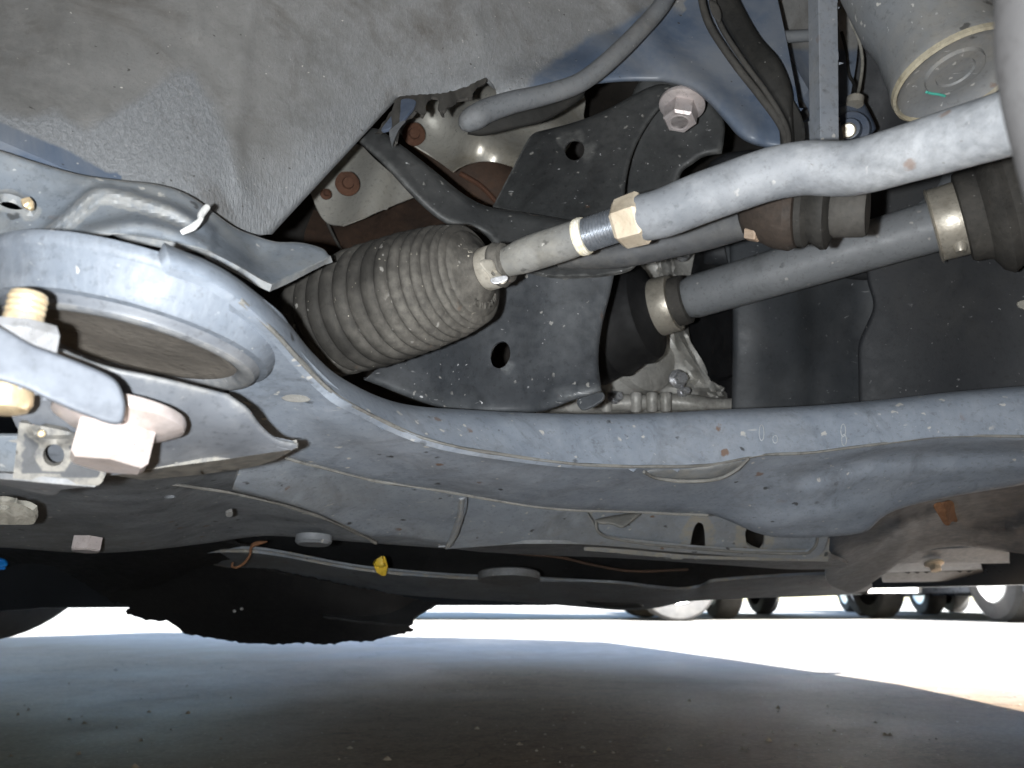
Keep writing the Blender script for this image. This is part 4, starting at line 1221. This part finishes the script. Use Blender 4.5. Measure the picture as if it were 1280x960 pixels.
sheet('bottom_flange', [[(548, 684), (640, 680), (740, 681), (860, 691), (1005, 700), (1035, 694)], [(1035, 694), (1060, 708), (1000, 712), (900, 706), (780, 698), (680, 694), (600, 690)], [(600, 690), (548, 684)]],
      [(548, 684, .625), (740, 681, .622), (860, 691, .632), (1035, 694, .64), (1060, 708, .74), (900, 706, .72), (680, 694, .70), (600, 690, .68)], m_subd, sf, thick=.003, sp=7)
sheet('right_horn', [[(1018, 650), (1075, 640), (1100, 630), (1150, 618), (1340, 570), (1520, 540)], [(1520, 540), (1520, 710), (1260, 690)], [(1260, 690), (1200, 683), (1150, 690), (1125, 703), (1105, 718), (1075, 738), (1060, 741)],
                     [(1060, 741), (1035, 728), (1032, 700), (1018, 650)]],
      [(1018, 650, .60), (1150, 618, .56), (1340, 570, .52), (1340, 700, .72), (1200, 683, .78), (1125, 703, .85), (1060, 741, .98), (1032, 700, .70), (1120, 660, .66)], m_horn, sf, thick=.004, sp=11, roll=(9, .006, [2]),
      disp=add(ridge([(1040, 690), (1090, 680), (1130, 655), (1180, 640)], 12, .014), ridge([(1100, 640), (1130, 660), (1120, 690)], 10, .010), ridge([(1190, 650), (1210, 662), (1250, 668), (1280, 655)], 9, .008)))
lathe('pad', P(392, 676, .60), UP * -1 + F_ * -.1, [(-.004, 0), (-.004, .014), (.001, .014), (.003, .012), (.003, 0)], m_subd, sf, seg=28)
bn = P(110, 672, .5)
hexhead('frame_bolt', bn, Vector((0, -.1, -1)), .0095, .009, m_pink, sf)
sheet('stone_chip', [(282, 642), (290, 639), (291, 645), (284, 647)], [(282, 642, .478), (291, 645, .482), (290, 639, .478)], m_cup, sf, thick=.002, sp=4)
pf = sheet('pale_strip', [[(-40, 624), (8, 627), (30, 632), (41, 638)], [(41, 638), (43, 654), (20, 656), (-40, 655)], [(-40, 655), (-40, 624)]], [(-40, 624, .36), (41, 638, .37), (43, 654, .38), (-40, 655, .37)], m_cream, sf, thick=.003, sp=5,
      holes=[ell(2, 634, 11, 3, 4)], disp=lambda V: .0015 * np.sin(V[:, 0] / 4))

# ------------------------------------------------------------------ undertray (front, far)
ut = thing('undertray', 'torn black plastic undertray with ragged skirt hanging over the ground', 'undertray')
sheet('tray_lip', [[(235, 688), (300, 686), (345, 690), (450, 709), (560, 719), (640, 722), (760, 728), (815, 734), (850, 737), (872, 735), (895, 727), (980, 720), (1075, 716)], [(1075, 716), (1090, 736), (1050, 744)],
                   [(1050, 744), (1000, 746), (930, 748), (860, 752), (820, 760), (780, 763), (740, 760), (680, 755), (640, 752), (560, 748), (470, 741)], [(470, 741), (350, 722), (235, 700)], [(235, 700), (235, 688)]],
      [(235, 688, .80), (450, 709, .85), (640, 722, .90), (850, 737, .93), (1075, 716, .95), (1090, 736, 1.12), (860, 752, 1.12), (640, 752, 1.08), (470, 741, 1.0), (235, 700, .86)], m_sub, ut, thick=.004, sp=9, roll=(5, .01, [0]),
      disp=add(ridge([(500, 728), (640, 738), (760, 742)], 7, .02), ridge([(880, 740), (960, 734), (1060, 730)], 6, .02)))
lathe('tray_pad', P(636, 719, .89), UP + F_ * .15, [(-.006, 0), (-.006, .036), (.002, .036), (.004, .033), (.004, 0)], m_subd, ut, seg=32)
sheet('tray_recess', [(733, 744), (770, 746), (798, 752), (803, 759), (770, 760), (735, 755)], [(733, 744, 1.04), (803, 759, 1.06), (735, 755, 1.05)], m_black, ut, thick=.006, sp=5, roll=(4, .015))
sheet('torn_skirt', [[(60, 700), (110, 733), (128, 744), (140, 752), (152, 754), (164, 760), (157, 766), (176, 773), (196, 777), (207, 776), (222, 784), (229, 791), (246, 795), (270, 798), (300, 803), (340, 806), (380, 804), (410, 806), (440, 801), (452, 803)],
                     [(452, 803), (470, 800), (500, 793), (520, 787), (512, 783), (510, 777), (516, 770), (530, 765), (549, 754)], [(549, 754), (520, 749), (470, 738), (350, 716), (240, 694)], [(240, 694), (150, 684), (60, 700)]],
      [(60, 700, .95), (164, 760, 1.0), (246, 795, 1.0), (380, 804, .98), (520, 787, .97), (549, 754, 1.03), (350, 716, .90), (150, 684, .92), (330, 760, .93)], m_pit, ut, thick=.004, sp=9, ragged=1.3,
      disp=lambda V: .012 * np.sin(V[:, 0] / 37) * np.clip((V[:, 1] - 700) / 60, 0, 1))
sheet('skirt_fold', [[(400, 752), (450, 748), (500, 748), (546, 755)], [(546, 755), (520, 770), (512, 780), (470, 778), (440, 775), (405, 770)], [(405, 770), (400, 752)]],
      [(400, 752, .96), (546, 755, 1.0), (512, 780, .95), (405, 770, .93)], m_black, ut, thick=.003, sp=7, ragged=.6)
sheet('left_skirt', [[(-420, 672), (-60, 676), (60, 686), (150, 682), (260, 676), (320, 688)], [(320, 688), (240, 715), (190, 735), (128, 740)], [(128, 740), (80, 715), (40, 705), (-60, 712), (-420, 715)], [(-420, 715), (-420, 672)]],
      [(-60, 676, .74), (150, 682, .76), (320, 688, .80), (128, 740, .95), (-60, 712, .9)], m_pit, ut, thick=.004, sp=10, ragged=1, disp=lambda V: .01 * np.sin(V[:, 0] / 25 + V[:, 1] / 9))
for x, y in ((293, 764), (302, 761)):
    lathe('push_clip', P(x, y, .915), C0 - P(x, y, .915), [(0, 0), (0, .002), (.001, .0018), (.0015, 0)], m_cup, ut, seg=14)
sheet('gap_back', [[(200, 640), (1100, 660)], [(1100, 660), (1085, 742)], [(1085, 742), (820, 745), (500, 735), (200, 700)], [(200, 700), (200, 640)]],
      [(200, 640, 1.0), (1100, 660, 1.15), (1085, 742, 1.3), (500, 735, 1.2), (200, 700, 1.05)], m_black, ut, thick=.004, sp=24)  # black backdrop added so the gap above the tray stays dark
tube('wire', [(600, 684, .88, .0015), (650, 692, .88, .0015), (700, 697, .88, .0015), (740, 706, .88, .0015), (790, 714, .88, .0015), (860, 712, .88, .0015)], m_rustd, ut, seg=8)
for q, d0, d1, mm in ((((1105, 702), (1225, 700), (1228, 712), (1098, 716)), 1.12, 1.22, m_horn), (((1098, 714), (1228, 711), (1232, 726), (1104, 728)), 1.24, 1.34, m_black),
                      (((1120, 684), (1262, 676), (1262, 704), (1108, 706)), 1.0, 1.12, m_horn)):
    sheet('bumper_underside', [[q[0], q[1]], [q[1], q[2]], [q[2], q[3]], [q[3], q[0]]], [(*q[0], d0), (*q[1], d0), (*q[2], d1), (*q[3], d1)], mm, ut, thick=.006, sp=7, roll=(3, .006))
bq = P(1167, 703, 1.08)
bolt('lip_bolt', bq, UP * -1 + F_ * -.4, .013, .005, .008, .008, m_nut, ut)

# small debris and clips
lf = tube('leaf_stalk', [(291, 703, .735, .0011), (290, 708, .735, .0012), (297, 709, .735, .0012), (306, 703, .735, .0013), (312, 694, .735, .0012), (314, 684, .735, .0014), (320, 680, .735, .0022), (334, 677, .74, .0006)], m_leaf, None, seg=8, wob=.2)
tag(lf, 'curled brown dry leaf stalk caught on the undertray edge', 'leaf')
lf2 = sheet('dry_leaf', [(1168, 633), (1178, 628), (1191, 627), (1194, 640), (1197, 652), (1190, 652), (1186, 657), (1180, 655), (1174, 645)], [(1168, 633, .535), (1191, 627, .54), (1186, 657, .555), (1180, 640, .538)], m_leaf, None, thick=.0012, sp=4,
      disp=ridge([(1180, 630), (1186, 655)], 6, .004))
tag(lf2, 'brown scrap of dry leaf stuck under the right end of control arm', 'leaf')
yc = sheet('yellow_clip', [(466, 705), (470, 699), (477, 698), (482, 703), (481, 709), (472, 709)], [(466, 705, .80), (477, 698, .81), (472, 709, .79)], m_yellow, None, thick=.012, sp=3, roll=(3, .006))
tag(yc, 'small yellow plastic clip in the dark gap above undertray', 'clip')
bc = sheet('blue_clip', [(-20, 696), (4, 698), (10, 705), (4, 709), (-20, 710)], [(-20, 696, .78), (10, 705, .78), (-20, 710, .77)], m_blue, None, thick=.008, sp=4, roll=(3, .004))
tag(bc, 'small bright blue plastic clip above the far wheel', 'clip')


# ------------------------------------------------------------------ wheels
def wheel(name, label, centre, axis, R, W, group=None, spokes=True):
    t = thing(name, label, 'wheel', group)
    a = centre
    r0 = R * .64
    lathe('tyre', a, axis, [(-W * .42, r0 * .97), (-W * .47, r0 * 1.03), (-W * .5, R * .80), (-W * .48, R * .92), (-W * .40, R * .985), (-W * .2, R), (-W * .18, R * .98), (-W * .16, R), (W * .16, R), (W * .18, R * .98), (W * .2, R),
                            (W * .40, R * .985), (W * .48, R * .92), (W * .5, R * .80), (W * .47, r0 * 1.03), (W * .42, r0 * .97)], m_tyre, t, seg=64)
    rim = lathe('rim', a, axis, [(-W * .43, r0), (-W * .40, r0 * .93), (-W * .1, r0 * .88), (W * .3, r0 * .88), (W * .40, r0 * .93), (W * .43, r0)], m_rim, t, seg=48)
    lathe('hub', a, axis, [(-W * .1, 0), (-W * .1, r0 * .3), (W * .25, r0 * .25), (W * .3, 0)], m_rim, t, seg=24)
    if spokes:
        axn_ = axis.normalized()
        ref = UP
        u = axn_.cross(ref).normalized()
        v = axn_.cross(u)
        for k in range(5):
            an = 2 * math.pi * k / 5 + .3
            dr = u * math.cos(an) + v * math.sin(an)
            p = a + axn_ * W * .24
            tube('spoke', [(*(p + dr * r0 * .12), r0 * .16), (*(p + dr * r0 * .5), r0 * .13), (*(p + dr * r0 * .93), r0 * .18)], m_rim, t, seg=10, sub=3, world=True, flat=.5)
    return t


wheel('wheel', 'black far-side front wheel with dusty spokes beyond the torn undertray', P(-25, 577, 1.5), OUTB + FW * .25, .338, .20)
wheel('wheel', 'black road wheel standing outboard of the drive shaft boot', CAR(.62, .30, .32), OUTB, .32, .20)

# ------------------------------------------------------------------ the car's outer body (above and around; casts the car's shade)
m_body = M('car_paint', (.02, .024, .03), (.022, .026, .033), .35, 0, 5, 0, 50, spec=.6)
m_glass = M('car_glass', (.01, .012, .014), (.012, .014, .016), .1, 0, 5, 0, 50)


def car_shell(name, label, place, L0, L1, half, paint, group=None, light_block=(), parts=True, hood=.78, roof=1.46, sill=.24):
    """hollow body shell lofted from cross sections; place(f,o,z) -> world"""
    t = thing(name, label, 'car', group)
    ln = L1 - L0

    def top(s):
        return float(np.interp(s, [0, .03, .10, .24, .42, .60, .76, .90, .97, 1], [.62, .76, .95, 1.36 * roof / 1.46, roof, roof * .98, .98, .88, hood - .06, .55]))

    nose = [.88, .92, .95, .975, 1] if not light_block else [.88, .92, .955, .98, 1]
    nosew = [1, .97, .9, .8, .66] if not light_block else [1, .96, .88, .78, .6]

    def hw(s):
        return half * float(np.interp(s, [0, .03, .12, .5, .8] + nose, [.72, .88, 1, 1, 1] + nosew))
    V, Fc = [], []
    S = [0, .012, .03, .06, .1, .14, .18, .24, .3, .36, .42, .5, .56, .6, .66, .72, .76, .82, .86, .9, .94, .965, .985, 1]
    prof_n = 12
    for s in S:
        f = L0 + ln * s
        tp, wd = top(s), hw(s)
        belt = min(tp - .02, .92)
        wr = wd
        sr = sl_ = sill
        if light_block:      # own car: unseen sills lowered to block light, right corner cut for sunlight
            wr = half * float(np.interp(f, [-2.9, -2.7, -2.3, .7, .95, 1.2, 1.45, 1.7, 1.9], [.72, .88, 1, 1, .95, .85, .68, .40, .05]))
            sr = float(np.interp(f, [.8, 1.15], [.045, .175]))
            sl_ = float(np.interp(f, [.3, .6], [.045, sill]))
        k = .78 if tp > 1.05 else .9

        def side(q, z0):
            return [(q * .96, z0), (q * .99, .42), (q, .62), (q * .97, belt), (q * (k + .06), belt + (tp - belt) * .55), (q * k * .9, tp - .03), (q * k * .6, tp)]
        full = side(wr, sr) + [(0, tp + .01)] + [(-o_, z_) for o_, z_ in side(wd, sl_)[::-1]]
        for o_, z_ in full:
            V.append(place(f, o_, z_))
    n = 15
    for i in range(len(S) - 1):
        for k in range(n - 1):
            Fc.append((i * n + k, i * n + k + 1, (i + 1) * n + k + 1, (i + 1) * n + k))
    Fc.append(tuple(range(n)))
    Fc.append(tuple(range((len(S) - 1) * n, len(S) * n))[::-1])
    body = mesh_obj('body', V, Fc, paint, t, angle=50)
    sm = body.modifiers.new('thickness', 'SOLIDIFY')
    sm.thickness = .012
    sm.offset = -1
    bm = bmesh.new()
    bm.from_mesh(body.data)
    bmesh.ops.recalc_face_normals(bm, faces=bm.faces)
    bm.to_mesh(body.data)
    bm.free()
    return t


own = car_shell('car_body', 'dark blue body of the car whose underside fills the picture', lambda f, o, z: CAR(f, o - .45, z), -2.9, 1.90, .88, m_body, sill=.14, roof=1.72, light_block=(1,))  # roof raised and nose stretched to shade the ground

# parked cars beyond
m_pw = M('paint_white', (.7, .7, .7), (.74, .74, .74), .3, 0, 5, 0, 50, spec=.5)
m_pg = M('paint_grey', (.12, .13, .15), (.13, .14, .16), .3, 0, 5, 0, 50, spec=.5)
m_red = M('tail_red', (.5, .02, .02), (.55, .03, .03), .3, 0, 5, 0, 50)


def parked(label, xpx, dist, yaw, paint, R=.31, roof=1.46):
    """whole car, tail towards us; xpx/dist place its right rear wheel"""
    base = Vector(((xpx - 640) / FPX * dist * .962, dist, 0))
    fw = Vector((math.sin(yaw), math.cos(yaw), 0))
    ri = Vector((math.cos(yaw), -math.sin(yaw), 0))
    org = base - ri * .76 if yaw < 1 else base - ri * .76 - fw * 3.5

    def place(f, o, z):
        return org + fw * f + ri * o + UP * z
    t = car_shell('parked_car', label, place, -.85, 3.45, .87, paint, 'parked cars', sill=.22, roof=roof)
    for o in (-.76, .76):
        for f in (0, 2.6):
            wl_ = lathe('wheel', place(f, o, R), ri * (1 if o > 0 else -1), [(-.1, R * .62), (-.11, R * .75), (-.1, R * .93), (-.07, R), (.07, R), (.1, R * .93), (.11, R * .75), (.1, R * .63), (.06, R * .6), (.05, 0)], m_tyre, t, seg=36)
            lathe('rim', place(f, o, R) + ri * (.09 if o > 0 else -.09), ri * (1 if o > 0 else -1), [(0, R * .62), (.012, R * .6), (.0, R * .5), (.01, R * .2), (.02, 0)], m_rim, wl_, seg=28)
    for o in (-.62, .62):
        lathe('tail_light', place(-.80, o, .78), -fw, [(-.05, .1), (0, .1), (.03, .06), (.035, 0)], m_red, t, seg=20)
    lathe('muffler', place(-.5, .1, .3), ri, [(-.25, 0), (-.25, .07), (-.2, .09), (.2, .09), (.25, .07), (.25, 0)], m_subd, t, seg=20)
    bx_ = []
    return t


parked('white parked car standing on sunlit ground beyond the bumper', 1098, 7.5, math.radians(-6), m_pw)
parked('grey parked car standing farther off on sunlit ground', 1195 + 130, 9.5, math.radians(4), m_pg)
parked('dark parked car standing on the ground past the liner edge, nearest bumper', 1517, 6.0, math.radians(2), m_pg, R=.36)

parked('tall dark van parked broadside ahead of the torn undertray', 985, 6.4, math.radians(90), m_pg, R=.33, roof=2.05)

# ------------------------------------------------------------------ pebbles and grit on the ground
V, Fc = [], []
rg = random.Random(11)
for i in range(560):
    y = rg.uniform(.62, 2.6) if i % 3 else rg.uniform(.62, 1.2)
    x = rg.uniform(-.7, .8) * (y + .3)
    r = rg.choice([.0008, .0010, .0012, .0012, .0018, .0018, .0026, .0036]) * rg.uniform(.7, 1.3)
    b = len(V)
    an = rg.uniform(0, 6)
    for k in range(5):
        V.append((x + math.cos(an + k * 1.256) * r * rg.uniform(.7, 1.3), y + math.sin(an + k * 1.256) * r * rg.uniform(.7, 1.3), 0.0))
    V.append((x, y, r * rg.uniform(.5, 1.0)))
    for k in range(5):
        Fc.append((b + k, b + (k + 1) % 5, b + 5))
gr = mesh_obj('ground_grit', V, Fc, M('grit', (.1, .08, .06), (.3, .26, .21), .8, 0, 30, .1), None, smooth=False)
tag(gr, 'scattered grit and tiny stones on the concrete', 'grit', kind='stuff')

# ------------------------------------------------------------------ put each thing's origin at its base
bpy.context.view_layer.update()


def tree(o):
    r = [o]
    for c in o.children:
        r += tree(c)
    return r


for o in [q for q in ALL if q.parent is None and q.name != 'ground']:
    tr_ = tree(o)
    ms = [q for q in tr_ if q.type == 'MESH']
    lo = Vector((1e9,) * 3)
    hi = Vector((-1e9,) * 3)
    for q in ms:
        for v in q.data.vertices:
            for k in range(3):
                lo[k] = min(lo[k], v.co[k])
                hi[k] = max(hi[k], v.co[k])
    base = Vector(((lo.x + hi.x) / 2, (lo.y + hi.y) / 2, lo.z))
    for q in ms:
        q.data.transform(Matrix.Translation(-base))
    o.location = base
